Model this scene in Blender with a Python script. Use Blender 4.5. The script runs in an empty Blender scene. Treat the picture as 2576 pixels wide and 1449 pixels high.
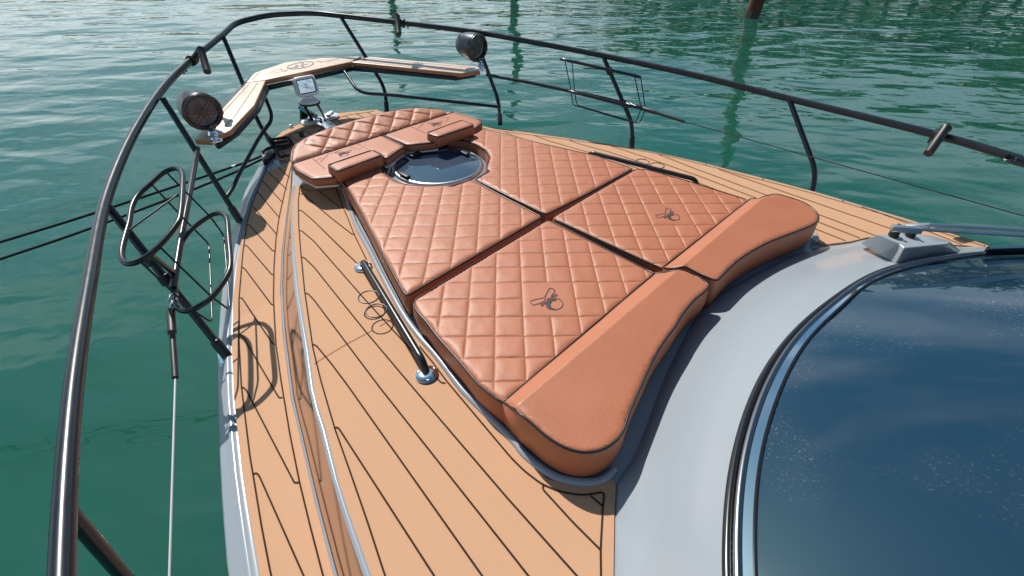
import bpy, bmesh, math, random
import numpy as np
from mathutils import Vector, Matrix, noise

random.seed(7); np.random.seed(7)
SC = bpy.context.scene
COL = SC.collection
R = math.radians

# ------------------------------------------------------------------ camera
# World: X towards the bow, Y to port, Z up; the side deck is z = 0.
F, IW, IH = 1218.0, 2576.0, 1449.0
PITCH, YAW, CAMZ = R(38.5), math.atan2(1604, math.hypot(970, 1218)), 1.6
hd = np.array([math.cos(YAW), -math.sin(YAW), 0]); RT = np.array([-math.sin(YAW), -math.cos(YAW), 0])
FW = hd*math.cos(PITCH) + np.array([0, 0, -math.sin(PITCH)]); UP = hd*math.sin(PITCH) + np.array([0, 0, math.cos(PITCH)])
CO = np.array([0, 0, CAMZ])
cam = bpy.data.cameras.new('camera'); camo = bpy.data.objects.new('camera', cam); COL.objects.link(camo)
cam.sensor_width = 36; cam.lens = F/IW*36; cam.clip_end = 3000; cam.clip_start = 0.02
camo.matrix_world = Matrix(((RT[0], UP[0], -FW[0], 0), (RT[1], UP[1], -FW[1], 0), (RT[2], UP[2], -FW[2], CAMZ), (0, 0, 0, 1)))
SC.camera = camo

# ------------------------------------------------------------------ light
SUN_EL, SUN_AZ = 48.5, -14.0          # azimuth from the bow towards port
w = bpy.data.worlds.new('World'); SC.world = w; w.use_nodes = True
nt = w.node_tree; nt.nodes.clear()
sky = nt.nodes.new('ShaderNodeTexSky'); sky.sky_type = 'NISHITA'; sky.sun_disc = False
sky.sun_elevation = R(SUN_EL); sky.sun_rotation = R(90 - SUN_AZ)
sky.air_density = 1.0; sky.dust_density = 1.2; sky.ozone_density = 1.2
bg = nt.nodes.new('ShaderNodeBackground'); bg.inputs['Strength'].default_value = 0.065
ow = nt.nodes.new('ShaderNodeOutputWorld')
tin = nt.nodes.new('ShaderNodeMix'); tin.data_type = 'RGBA'; tin.blend_type = 'MULTIPLY'; tin.inputs[0].default_value = 1.0
tin.inputs[7].default_value = (0.63, 1.07, 1.18, 1); nt.links.new(sky.outputs[0], tin.inputs[6])
# thin white cloud, thickest towards the horizon
tcw = nt.nodes.new('ShaderNodeTexCoord'); spx = nt.nodes.new('ShaderNodeSeparateXYZ'); nt.links.new(tcw.outputs['Generated'], spx.inputs[0])
mpw = nt.nodes.new('ShaderNodeMapping'); mpw.inputs['Scale'].default_value = (1, 1, 3.0); nt.links.new(tcw.outputs['Generated'], mpw.inputs[0])
cn = nt.nodes.new('ShaderNodeTexNoise'); cn.inputs['Scale'].default_value = 1.8; cn.inputs['Detail'].default_value = 3; cn.inputs['Roughness'].default_value = 0.55; nt.links.new(mpw.outputs[0], cn.inputs['Vector'])
ca_ = nt.nodes.new('ShaderNodeMath'); ca_.operation = 'MULTIPLY_ADD'; ca_.inputs[1].default_value = -0.75; nt.links.new(spx.outputs[2], ca_.inputs[0]); nt.links.new(cn.outputs[0], ca_.inputs[2])
cr_ = nt.nodes.new('ShaderNodeMapRange'); cr_.inputs[1].default_value = 0.12; cr_.inputs[2].default_value = 0.48; cr_.inputs[3].default_value = 0.0; cr_.inputs[4].default_value = 0.85; nt.links.new(ca_.outputs[0], cr_.inputs[0])
cm = nt.nodes.new('ShaderNodeMix'); cm.data_type = 'RGBA'; cm.inputs[7].default_value = (18.0, 19.3, 20.3, 1)
# haze boosted ahead and to port, added to brighten the water's reflections
dt = nt.nodes.new('ShaderNodeVectorMath'); dt.operation = 'DOT_PRODUCT'; dt.inputs[1].default_value = (math.cos(R(12)), math.sin(R(12)), 0); nt.links.new(tcw.outputs['Generated'], dt.inputs[0])
hz = nt.nodes.new('ShaderNodeMapRange'); hz.interpolation_type = 'SMOOTHSTEP'; hz.inputs[1].default_value = -0.2; hz.inputs[2].default_value = 0.85; hz.inputs[3].default_value = 0.38; hz.inputs[4].default_value = 1.0; nt.links.new(dt.outputs['Value'], hz.inputs[0])
hm = nt.nodes.new('ShaderNodeMath'); hm.operation = 'MULTIPLY'; nt.links.new(cr_.outputs[0], hm.inputs[0]); nt.links.new(hz.outputs[0], hm.inputs[1])
nt.links.new(hm.outputs[0], cm.inputs[0]); nt.links.new(tin.outputs[2], cm.inputs[6])
nt.links.new(cm.outputs[2], bg.inputs[0]); nt.links.new(bg.outputs[0], ow.inputs[0])
sl = bpy.data.lights.new('sun', 'SUN'); sl.energy = 5.0; sl.angle = R(0.5); sl.color = (1, 0.95, 0.88)
so = bpy.data.objects.new('sun', sl); COL.objects.link(so)
sd = Vector((math.cos(R(SUN_EL))*math.cos(R(SUN_AZ)), math.cos(R(SUN_EL))*math.sin(R(SUN_AZ)), math.sin(R(SUN_EL))))
so.rotation_euler = sd.to_track_quat('Z', 'Y').to_euler(); so.location = sd*30
SC.view_settings.view_transform = 'Standard'; SC.view_settings.look = 'None'
SC.view_settings.exposure = 0.12; SC.view_settings.gamma = 1.0
SC.cycles.max_bounces = 8

# ------------------------------------------------------------------ placing
def ray(x, y): return FW + RT*(x - IW/2)/F - UP*(y - IH/2)/F
def at(x, y, z):
    d = ray(x, y); return CO + d*(z - CAMZ)/d[2]
def onY(x, y, Y):
    d = ray(x, y); return CO + d*Y/d[1]
def onX(x, y, X):
    d = ray(x, y); return CO + d*X/d[0]
def on(x, y, zf, n=40):
    z = zf(2.0, -1.8)
    for i in range(n):
        p = at(x, y, z); z = 0.5*z + 0.5*zf(p[0], p[1])
    return p
C = -1.83                                                # the boat's centreline
def zs(X, Y=0): return 0.055*max(0.0, X - 2.2)           # side deck
def zi(X, Y=0): return 0.12 + 0.012*max(0.0, X - 2.2)    # raised foredeck
def zr(X, Y=0): return 0.62 + 0.10*max(0.0, X - 2.4) - (0.065*min(1.0, max(0.0, (2.3 - X)/1.2)) if Y < -2.2 else 0)     # top rail
def zb(X, Y=0): return 0.45 + 0.09*(X - 3.35)           # bow platform
def flat(z): return lambda X, Y=0: z
def P(pts, zf):
    if not callable(zf): zf = flat(zf)
    return [on(x, y, zf) for x, y in pts]
def near(x, y, ref, back=0.0):
    """point seen at a pixel, as far off as a known point"""
    d = ray(x, y); return CO + d*(np.dot(np.array(ref) - CO, FW) - back)
def mir(p): return np.array([p[0], 2*C - p[1], p[2]])
def mirs(ps): return [mir(p) for p in ps]

# ------------------------------------------------------------------ materials
def mat(name, col, rough=0.5, metal=0.0, spec=0.5, coat=0.0, vary=0.0, vscale=6.0, bump=0.0, bscale=200.0, ior=None):
    m = bpy.data.materials.new(name); m.use_nodes = True
    n = m.node_tree.nodes; l = m.node_tree.links; b = n['Principled BSDF']
    b.inputs['Base Color'].default_value = (*col, 1); b.inputs['Roughness'].default_value = rough
    b.inputs['Metallic'].default_value = metal; b.inputs['Specular IOR Level'].default_value = spec
    b.inputs['Coat Weight'].default_value = coat; b.inputs['Coat Roughness'].default_value = 0.04
    tc = n.new('ShaderNodeNewGeometry')
    if vary:
        nz = n.new('ShaderNodeTexNoise'); nz.inputs['Scale'].default_value = vscale; nz.inputs['Detail'].default_value = 6
        l.new(tc.outputs['Position'], nz.inputs['Vector'])
        mx = n.new('ShaderNodeMix'); mx.data_type = 'RGBA'
        mx.inputs[6].default_value = (*[c*(1 - vary) for c in col], 1); mx.inputs[7].default_value = (*[min(1, c*(1 + vary)) for c in col], 1)
        l.new(nz.outputs[0], mx.inputs[0]); l.new(mx.outputs[2], b.inputs['Base Color'])
        mr = n.new('ShaderNodeMapRange'); mr.inputs[3].default_value = max(0.02, rough*0.8); mr.inputs[4].default_value = min(1, rough*1.25)
        l.new(nz.outputs[0], mr.inputs[0]); l.new(mr.outputs[0], b.inputs['Roughness'])
    if bump:
        nz2 = n.new('ShaderNodeTexNoise'); nz2.inputs['Scale'].default_value = bscale; nz2.inputs['Detail'].default_value = 4
        l.new(tc.outputs['Position'], nz2.inputs['Vector'])
        bp = n.new('ShaderNodeBump'); bp.inputs['Distance'].default_value = bump; bp.inputs['Strength'].default_value = 1
        l.new(nz2.outputs[0], bp.inputs['Height']); l.new(bp.outputs[0], b.inputs['Normal'])
    return m

M = {}
M['leather'] = mat('tan leather', (0.405, 0.135, 0.061), 0.50, spec=0.55, vary=0.07, vscale=5, bump=0.0006, bscale=240)
def crease(m):
    n = m.node_tree.nodes; l = m.node_tree.links; b = n['Principled BSDF']; b1 = next(q for q in n if q.type == 'BUMP'); g = next(q for q in n if q.type == 'NEW_GEOMETRY')
    mp = n.new('ShaderNodeMapping'); mp.inputs['Scale'].default_value = (14, 26, 20); mp.inputs['Rotation'].default_value = (0, 0, .6)
    nz = n.new('ShaderNodeTexNoise'); nz.inputs['Scale'].default_value = 1; nz.inputs['Detail'].default_value = 3; nz.inputs['Distortion'].default_value = 1.2
    b2 = n.new('ShaderNodeBump'); b2.inputs['Distance'].default_value = .0011
    l.new(g.outputs['Position'], mp.inputs[0]); l.new(mp.outputs[0], nz.inputs['Vector']); l.new(nz.outputs[0], b2.inputs['Height']); l.new(b1.outputs[0], b2.inputs['Normal']); l.new(b2.outputs[0], b.inputs['Normal'])
crease(M['leather'])
M['piping'] = mat('black piping', (0.012, 0.012, 0.014), 0.35)
M['gel'] = mat('grey gelcoat', (0.285, 0.318, 0.352), 0.22, spec=0.5, coat=0.15, vary=0.03, vscale=2)
M['foam'] = mat('tan deck foam', (0.525, 0.297, 0.172), 0.75, spec=0.2, vary=0.05, vscale=7, bump=0.0006, bscale=350)
M['groove'] = mat('dark groove', (0.035, 0.018, 0.010), 0.8, spec=0.2)
M['seam'] = mat('foam joint', (0.30, 0.11, 0.045), 0.8, spec=0.2)
M['tube'] = mat('black satin tube', (0.010, 0.013, 0.018), 0.28, spec=0.5, vary=0.1, vscale=20)
M['blackp'] = mat('black plastic', (0.015, 0.014, 0.014), 0.45, vary=0.1, vscale=30)
M['chrome'] = mat('polished steel', (0.75, 0.76, 0.78), 0.08, metal=1)
M['steel'] = mat('brushed steel', (0.66, 0.67, 0.68), 0.36, metal=1)
M['darksteel'] = mat('dark satin steel', (0.26, 0.27, 0.29), 0.27, metal=1)
M['polish'] = mat('polished trim', (0.60, 0.53, 0.51), 0.10, metal=1)
M['white'] = mat('white plastic', (0.74, 0.74, 0.74), 0.3, coat=0.3)
M['rope'] = mat('black rope', (0.012, 0.012, 0.013), 0.85, bump=0.004, bscale=120)
M['hull'] = mat('hull paint', (0.10, 0.13, 0.17), 0.12, coat=0.6)
M['rubber'] = mat('black rubber', (0.012, 0.012, 0.013), 0.22, spec=0.6)
M['speaker'] = mat('speaker shell', (0.05, 0.055, 0.065), 0.30, metal=0.5)
M['grille'] = mat('speaker grille', (0.11, 0.095, 0.088), 0.38, metal=0.6)
M['cone'] = mat('speaker cone', (0.26, 0.26, 0.27), 0.35, metal=0.3)
M['thread'] = mat('brown thread', (0.12, 0.045, 0.022), 0.7)
M['ink'] = mat('dark stitch', (0.05, 0.03, 0.03), 0.7)
M['inkwood'] = mat('engraved line', (0.13, 0.12, 0.12), 0.6)
M['rust'] = mat('rusty steel', (0.12, 0.034, 0.014), 0.85, vary=0.5, vscale=3, bump=0.01, bscale=14)
M['wire'] = mat('wire', (0.03, 0.03, 0.03), 0.5)
M['cable'] = mat('grey cable', (0.42, 0.42, 0.43), 0.45)
M['lens'] = mat('lamp reflector', (0.85, 0.86, 0.88), 0.10, metal=1, bump=0.004, bscale=14)

def wood_mat(name, c0, c1):
    m = bpy.data.materials.new(name); m.use_nodes = True
    n = m.node_tree.nodes; l = m.node_tree.links; b = n['Principled BSDF']
    g = n.new('ShaderNodeNewGeometry'); mp = n.new('ShaderNodeMapping'); mp.inputs['Scale'].default_value = (60, 9, 60); mp.inputs['Rotation'].default_value = (0, 0, 0.1)
    nz = n.new('ShaderNodeTexNoise'); nz.inputs['Scale'].default_value = 1.0; nz.inputs['Detail'].default_value = 6; nz.inputs['Distortion'].default_value = 0.6
    cr = n.new('ShaderNodeValToRGB'); cr.color_ramp.elements[0].color = (*c0, 1); cr.color_ramp.elements[1].color = (*c1, 1)
    cr.color_ramp.elements[0].position = 0.3; cr.color_ramp.elements[1].position = 0.7
    l.new(g.outputs['Position'], mp.inputs[0]); l.new(mp.outputs[0], nz.inputs['Vector']); l.new(nz.outputs[0], cr.inputs[0]); l.new(cr.outputs[0], b.inputs['Base Color'])
    b.inputs['Roughness'].default_value = 0.38; b.inputs['Coat Weight'].default_value = 0.5; b.inputs['Coat Roughness'].default_value = 0.25
    return m
M['wood'] = wood_mat('sun-glare teak', (0.60, 0.37, 0.24), (0.80, 0.60, 0.45)); M['woodedge'] = wood_mat('varnished teak edge', (0.36, 0.14, 0.05), (0.50, 0.22, 0.09))  # board tops paler than edges: sun glare painted into the teak colour

def glass_mat(name, col, dust=0.0):
    m = bpy.data.materials.new(name); m.use_nodes = True
    n = m.node_tree.nodes; l = m.node_tree.links; b = n['Principled BSDF']
    b.inputs['Base Color'].default_value = (*col, 1); b.inputs['Roughness'].default_value = 0.03
    b.inputs['Specular IOR Level'].default_value = 0.7; b.inputs['IOR'].default_value = 1.75
    if dust:
        g = n.new('ShaderNodeNewGeometry')
        a = n.new('ShaderNodeTexNoise'); a.inputs['Scale'].default_value = 2.2; a.inputs['Detail'].default_value = 3
        s = n.new('ShaderNodeTexNoise'); s.inputs['Scale'].default_value = 130; s.inputs['Detail'].default_value = 3
        v = n.new('ShaderNodeTexVoronoi'); v.inputs['Scale'].default_value = 34
        for q in (a, s, v): l.new(g.outputs['Position'], q.inputs['Vector'])
        r1 = n.new('ShaderNodeMapRange'); r1.inputs[1].default_value = 0.48; r1.inputs[2].default_value = 0.72
        r2 = n.new('ShaderNodeMapRange'); r2.inputs[1].default_value = 0.60; r2.inputs[2].default_value = 0.74
        r3 = n.new('ShaderNodeMapRange'); r3.inputs[1].default_value = 0.11; r3.inputs[2].default_value = 0.03
        l.new(a.outputs[0], r1.inputs[0]); l.new(s.outputs[0], r2.inputs[0]); l.new(v.outputs['Distance'], r3.inputs[0])
        mu = n.new('ShaderNodeMath'); mu.operation = 'MULTIPLY'; l.new(r1.outputs[0], mu.inputs[0]); l.new(r2.outputs[0], mu.inputs[1])
        m3 = n.new('ShaderNodeMath'); m3.operation = 'MULTIPLY'; m3.inputs[1].default_value = 0.5; l.new(r3.outputs[0], m3.inputs[0])
        m4 = n.new('ShaderNodeMath'); m4.operation = 'MULTIPLY'; l.new(m3.outputs[0], m4.inputs[0]); l.new(r2.outputs[0], m4.inputs[1])
        ad = n.new('ShaderNodeMath'); ad.operation = 'ADD'; ad.use_clamp = True; l.new(mu.outputs[0], ad.inputs[0]); l.new(m4.outputs[0], ad.inputs[1])
        ad2 = n.new('ShaderNodeMath'); ad2.operation = 'MULTIPLY_ADD'; ad2.inputs[1].default_value = dust; ad2.inputs[2].default_value = 0.008
        l.new(ad.outputs[0], ad2.inputs[0])
        hzn = n.new('ShaderNodeMath'); hzn.operation = 'MULTIPLY_ADD'; hzn.inputs[1].default_value = dust*0.07; l.new(r1.outputs[0], hzn.inputs[0]); l.new(ad2.outputs[0], hzn.inputs[2])
        ad2 = hzn
        d = n.new('ShaderNodeBsdfDiffuse'); d.inputs[0].default_value = (0.6, 0.62, 0.64, 1)
        mx = n.new('ShaderNodeMixShader'); l.new(ad2.outputs[0], mx.inputs[0]); l.new(b.outputs[0], mx.inputs[1]); l.new(d.outputs[0], mx.inputs[2])
        l.new(mx.outputs[0], n['Material Output'].inputs[0])
    return m
M['glass'] = glass_mat('tinted windscreen', (0.0008, 0.022, 0.046), 0.30)
M['hatchglass'] = glass_mat('tinted hatch', (0.028, 0.055, 0.092), 0.25)

def water_mat():
    m = bpy.data.materials.new('harbour water'); m.use_nodes = True
    n = m.node_tree.nodes; l = m.node_tree.links; b = n['Principled BSDF']
    b.inputs['Base Color'].default_value = (0.013, 0.086, 0.058, 1); b.inputs['Roughness'].default_value = 0.02
    b.inputs['Subsurface Weight'].default_value = 1.0; b.inputs['Subsurface Radius'].default_value = (1, 1, 1); b.inputs['Subsurface Scale'].default_value = 4.0; b.subsurface_method = 'BURLEY'
    b.inputs['IOR'].default_value = 1.45; b.inputs['Specular IOR Level'].default_value = 0.6
    g = n.new('ShaderNodeNewGeometry')
    prev = None
    for sc, amp, rot, st in ((0.40, 0.10, 0.30, 2.0), (1.10, 0.068, 0.12, 2.3), (2.7, 0.022, -0.22, 2.2), (6.5, 0.0050, 0.1, 1.8)):
        mp = n.new('ShaderNodeMapping'); mp.vector_type = 'TEXTURE'; mp.inputs['Rotation'].default_value = (0, 0, -YAW + rot); mp.inputs['Scale'].default_value = (1/sc, st/sc, 1/sc)
        nz = n.new('ShaderNodeTexNoise'); nz.inputs['Scale'].default_value = 1; nz.inputs['Detail'].default_value = 0.8; nz.inputs['Distortion'].default_value = 0.3
        l.new(g.outputs['Position'], mp.inputs[0]); l.new(mp.outputs[0], nz.inputs['Vector'])
        mu = n.new('ShaderNodeMath'); mu.operation = 'MULTIPLY_ADD'; mu.inputs[1].default_value = amp
        l.new(nz.outputs[0], mu.inputs[0])
        if prev: l.new(prev.outputs[0], mu.inputs[2])
        else: mu.inputs[2].default_value = 0
        prev = mu
    bp = n.new('ShaderNodeBump'); bp.inputs['Strength'].default_value = 1; bp.inputs['Distance'].default_value = 1
    l.new(prev.outputs[0], bp.inputs['Height']); l.new(bp.outputs[0], b.inputs['Normal'])
    return m
M['water'] = water_mat()

# ------------------------------------------------------------------ object helpers
ORG = {}
def tag(o, label=None, cat=None, group=None, kind=None):
    if label: o['label'] = label
    if cat: o['category'] = cat
    if group: o['group'] = group
    if kind: o['kind'] = kind
    return o
def thing(name, base, label, cat, group=None):
    o = bpy.data.objects.new(name, None); COL.objects.link(o); o.location = base; ORG[o] = np.array(base, float); o.empty_display_size = 0.1
    return tag(o, label, cat, group)
def mesh(name, V, Fc, m, parent=None, smooth=False, label=None):
    V = np.array(V, float)
    org = ORG[parent] if parent is not None else V.mean(axis=0)*[1, 1, 0] + [0, 0, V[:, 2].min()]
    me = bpy.data.meshes.new(name); me.from_pydata([tuple(v) for v in V - org], [], Fc); me.update()
    mats = m if isinstance(m, (list, tuple)) else [m]
    for q in mats: me.materials.append(q)
    bm = bmesh.new(); bm.from_mesh(me); bmesh.ops.recalc_face_normals(bm, faces=bm.faces); bm.to_mesh(me); bm.free()
    if smooth: me.polygons.foreach_set('use_smooth', [True]*len(me.polygons))
    o = bpy.data.objects.new(name, me); COL.objects.link(o)
    if parent is not None: o.parent = parent
    else: o.location = org
    ORG[o] = org
    if label: o['label'] = label
    return o
def angle_smooth(o, deg=35):
    bm = bmesh.new(); bm.from_mesh(o.data)
    for f in bm.faces: f.smooth = True
    for e in bm.edges:
        if len(e.link_faces) == 2 and e.calc_face_angle(0) > R(deg): e.smooth = False
    bm.to_mesh(o.data); bm.free(); return o
class MB:
    def __init__(s): s.V = []; s.F = []
    def add(s, V, Fc):
        b = len(s.V); s.V += [np.array(v, float) for v in V]; s.F += [[i + b for i in f] for f in Fc]; return s
    def build(s, name, m, parent=None, smooth=False, label=None): return mesh(name, s.V, s.F, m, parent, smooth, label)
def resample(pts, n, closed=False):
    p = np.array(pts, float)
    if closed: p = np.vstack([p, p[:1]])
    d = np.r_[0, np.cumsum(np.linalg.norm(np.diff(p, axis=0), axis=1))]
    t = np.linspace(0, d[-1], n + (1 if closed else 0)); t = t[:-1] if closed else t
    return np.stack([np.interp(t, d, p[:, k]) for k in range(p.shape[1])], 1)
def spline(pts, n=8, closed=False):
    p = [np.array(q, float) for q in pts]; k = len(p); out = []
    for i in range(k if closed else k - 1):
        a, b, c, d = (p[(i - 1) % k], p[i], p[(i + 1) % k], p[(i + 2) % k]) if closed else (p[max(i - 1, 0)], p[i], p[i + 1], p[min(i + 2, k - 1)])
        for j in range(n):
            t = j/n; out.append(0.5*((2*b) + (c - a)*t + (2*a - 5*b + 4*c - d)*t*t + (3*b - a - 3*c + d)*t**3))
    if not closed: out.append(p[-1])
    return out
def fillet(pts, r, n=6, closed=False):
    p = [np.array(q, float) for q in pts]; k = len(p); out = []
    for i in range(k):
        if not closed and i in (0, k - 1): out.append(p[i]); continue
        a, b, c = p[(i - 1) % k], p[i], p[(i + 1) % k]
        u = a - b; v = c - b; lu, lv = np.linalg.norm(u), np.linalg.norm(v)
        if lu < 1e-9 or lv < 1e-9: continue
        rr = min(r[i] if hasattr(r, '__len__') else r, lu*0.49, lv*0.49)
        if rr < 1e-6: out.append(b); continue
        s, e = b + u/lu*rr, b + v/lv*rr
        for j in range(n + 1):
            t = j/n; out.append((1 - t)**2*s + 2*t*(1 - t)*b + t*t*e)
    return out
def tube_geo(pts, r, seg=10, closed=False, caps=True, r2=None, flatn=None):
    p = [np.array(q, float) for q in pts]; k = len(p); V = []; Fc = []
    T = []
    for i in range(k):
        a = p[(i - 1) % k] if (closed or i > 0) else p[i]; c = p[(i + 1) % k] if (closed or i < k - 1) else p[i]
        t = c - a; T.append(t/(np.linalg.norm(t) + 1e-12))
    nrm = np.cross(T[0], [0, 0, 1.0])
    if np.linalg.norm(nrm) < 1e-3: nrm = np.cross(T[0], [0, 1.0, 0])
    nrm /= np.linalg.norm(nrm)
    for i in range(k):
        nrm = nrm - T[i]*np.dot(nrm, T[i]); nrm /= (np.linalg.norm(nrm) + 1e-12); bn = np.cross(T[i], nrm)
        ri = r[i] if hasattr(r, '__len__') else r
        for j in range(seg):
            a = 2*math.pi*j/seg; V.append(p[i] + ri*(math.cos(a)*nrm + math.sin(a)*bn))
    for i in range(k if closed else k - 1):
        for j in range(seg):
            a = i*seg + j; b = i*seg + (j + 1) % seg; c = ((i + 1) % k)*seg
            Fc.append([a, b, c + (j + 1) % seg, c + j])
    if caps and not closed:
        Fc.append(list(range(seg))[::-1]); Fc.append([(k - 1)*seg + j for j in range(seg)])
    return V, Fc
def tube(name, pts, r, m, parent=None, seg=10, closed=False, label=None):
    V, Fc = tube_geo(pts, r, seg, closed); o = mesh(name, V, Fc, m, parent, False, label); return angle_smooth(o, 50)
def ribbon_geo(pts, wd, up=0.0, closed=False):
    p = [np.array(q, float) for q in pts]; k = len(p); V = []; Fc = []
    for i in range(k):
        a = p[(i - 1) % k] if (closed or i > 0) else p[i]; c = p[(i + 1) % k] if (closed or i < k - 1) else p[i]
        t = (c - a)[:2]; t = t/(np.linalg.norm(t) + 1e-9); nn = np.array([-t[1], t[0], 0])*wd/2
        V += [p[i] + nn + [0, 0, up], p[i] - nn + [0, 0, up]]
    for i in range(k if closed else k - 1):
        j = (i + 1) % k; Fc.append([2*i, 2*i + 1, 2*j + 1, 2*j])
    return V, Fc
def lathe_geo(c, ax, prof, seg=24):
    c = np.array(c, float); ax = np.array(ax, float)/np.linalg.norm(ax)
    u = np.cross(ax, [0, 0, 1.0]); u = np.cross(ax, [0, 1.0, 0]) if np.linalg.norm(u) < 1e-3 else u; u /= np.linalg.norm(u); v = np.cross(ax, u)
    V = []; Fc = []
    for h, r in prof:
        for j in range(seg):
            a = 2*math.pi*j/seg; V.append(c + ax*h + max(r, 1e-5)*(math.cos(a)*u + math.sin(a)*v))
    for i in range(len(prof) - 1):
        for j in range(seg): Fc.append([i*seg + j, i*seg + (j + 1) % seg, (i + 1)*seg + (j + 1) % seg, (i + 1)*seg + j])
    Fc.append(list(range(seg))[::-1]); Fc.append([(len(prof) - 1)*seg + j for j in range(seg)])
    return V, Fc
def lathe(name, c, ax, prof, m, parent=None, seg=24, label=None):
    V, Fc = lathe_geo(c, ax, prof, seg); return angle_smooth(mesh(name, V, Fc, m, parent, False, label), 40)
def box_geo(c, sx, sy, sz, ex=(1, 0, 0), ey=(0, 1, 0), ez=(0, 0, 1)):
    c = np.array(c, float); ex, ey, ez = (np.array(q, float) for q in (ex, ey, ez))
    V = [c + ex*sx/2*a + ey*sy/2*b + ez*sz/2*d for a in (-1, 1) for b in (-1, 1) for d in (-1, 1)]
    return V, [[0, 1, 3, 2], [4, 6, 7, 5], [0, 4, 5, 1], [2, 3, 7, 6], [0, 2, 6, 4], [1, 5, 7, 3]]
def bevel(o, wd, seg=3, ang=30):
    bm = bmesh.new(); bm.from_mesh(o.data)
    es = [e for e in bm.edges if len(e.link_faces) == 2 and e.calc_face_angle(0) > R(ang)]
    bmesh.ops.bevel(bm, geom=es, offset=wd, segments=seg, affect='EDGES', profile=0.6, clamp_overlap=True)
    bm.to_mesh(o.data); bm.free(); return angle_smooth(o, 40)
def prism(name, top, drop, m, parent=None, bev=0.0, label=None, inset=0.0):
    top = [np.array(p, float) for p in top]; k = len(top)
    cen = sum(top)/k
    bot = [p*(1 - inset) + cen*inset for p in top]
    bot = [np.array([q[0], q[1], p[2] - drop]) for p, q in zip(top, bot)]
    o = mesh(name, top + bot, [list(range(k)), list(range(2*k - 1, k - 1, -1))] + [[i, (i + 1) % k, k + (i + 1) % k, k + i] for i in range(k)], m, parent, False, label)
    return bevel(o, bev) if bev else o
def sheet(name, pts, m, parent=None, dz=0.0, thick=0.0):
    """a flat-ish polygon, triangulated; thick > 0 gives it an edge going down"""
    pts = [np.array(p, float) + [0, 0, dz] for p in pts]; k = len(pts)
    if thick:
        return prism(name, pts, thick, m, parent)
    return mesh(name, pts, [list(range(k))], m, parent)
def loft_geo(curves, n):
    cs = [resample(c, n) for c in curves]; V = [v for c in cs for v in c]
    return V, [[i*n + j, i*n + j + 1, (i + 1)*n + j + 1, (i + 1)*n + j] for i in range(len(cs) - 1) for j in range(n - 1)]
def loft(name, curves, n, m, parent=None, label=None):
    V, Fc = loft_geo(curves, n); return mesh(name, V, Fc, m, parent, True, label)

# ------------------------------------------------------------------ setting: water, far shore, woods
WZ = -1.25
mesh('water', [(-400, -400, WZ), (400, -400, WZ), (400, 400, WZ), (-400, 400, WZ)], [[0, 1, 2, 3]], M['water'])['kind'] = 'structure'
M['ground'] = mat('shore earth', (0.07, 0.085, 0.04), 0.9, vary=0.4, vscale=0.2)
M['leaf'] = mat('leaves', (0.045, 0.095, 0.022), 0.6, vary=0.55, vscale=0.5)
def shore():
    V = []; Fc = []; n = 60
    for i in range(n + 1):
        a = R(-130 + 170*i/n); r0 = 60 if a < R(-45) else 60 + (a - R(-45))*190
        for rr, h in ((0, -2), (3, -0.5), (30, 1.5), (120, 5 if a < R(-45) else 14)):
            hh = h + (2.0*noise.noise((i*0.3, rr*0.01, 0)) if rr > 20 else 0)
            V.append(((r0 + rr)*math.cos(a), (r0 + rr)*math.sin(a), hh))
    for i in range(n):
        for j in range(3): Fc.append([i*4 + j, i*4 + j + 1, (i + 1)*4 + j + 1, (i + 1)*4 + j])
    o = mesh('shore', V, Fc, M['ground'], None, True); o['kind'] = 'structure'
shore()
def woods():
    """the wooded bank across the water, outside the frame: it shows only as a reflection"""
    rng = np.random.RandomState(3); V = []; Fc = []
    def tree(x, y, h, n):
        tv, tf = tube_geo([(x, y, -0.5), (x + 0.2, y, h*0.4), (x, y + 0.2, h*0.8)], [0.3, 0.2, 0.06], 6)
        b = len(V); V.extend(tv); Fc.extend([[i + b for i in f] for f in tf])
        cl = [(rng.normal(0, h*0.17), rng.normal(0, h*0.17), h*(0.25 + 0.7*rng.rand()), h*(0.10 + 0.09*rng.rand())) for k in range(11)]
        for k in range(n):
            c = cl[rng.randint(len(cl))]; d = rng.normal(size=3); d /= np.linalg.norm(d); d *= c[3]*rng.rand()**0.4*1.3
            p = np.array([x + c[0], y + c[1], c[2]]) + d
            u = rng.normal(size=3); u /= np.linalg.norm(u); v = np.cross(u, rng.normal(size=3)); v /= np.linalg.norm(v)
            s = h*0.035*(0.6 + rng.rand()); b = len(V)
            V.extend([p + u*s, p + v*s*0.6, p - u*s, p - v*s*0.6]); Fc.append([b, b + 1, b + 2, b + 3])
    for i in range(46):
        t = i/45; a = -112 + 72*t
        h = (9.5 - 4*max(0, (a + 66)/26)) * (0.75 + 0.45*rng.rand())
        if a < -106: h *= 1.8
        tree(*(np.array([math.cos(R(a)), math.sin(R(a))])*(62 + rng.rand()*10 + max(0, a + 60)*1.2)), h, 620)
    for i in range(40):
        a = -40 + 78*i/39
        tree(*(np.array([math.cos(R(a)), math.sin(R(a))])*(110 + (a + 40)*2.6 + rng.rand()*10)), 9*(0.7 + 0.6*rng.rand()), 160)
    o = mesh('shore_woods', V, Fc, M['leaf']); tag(o, 'green wooded bank across the water beyond the yacht', 'woods', kind='stuff')
woods()

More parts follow.
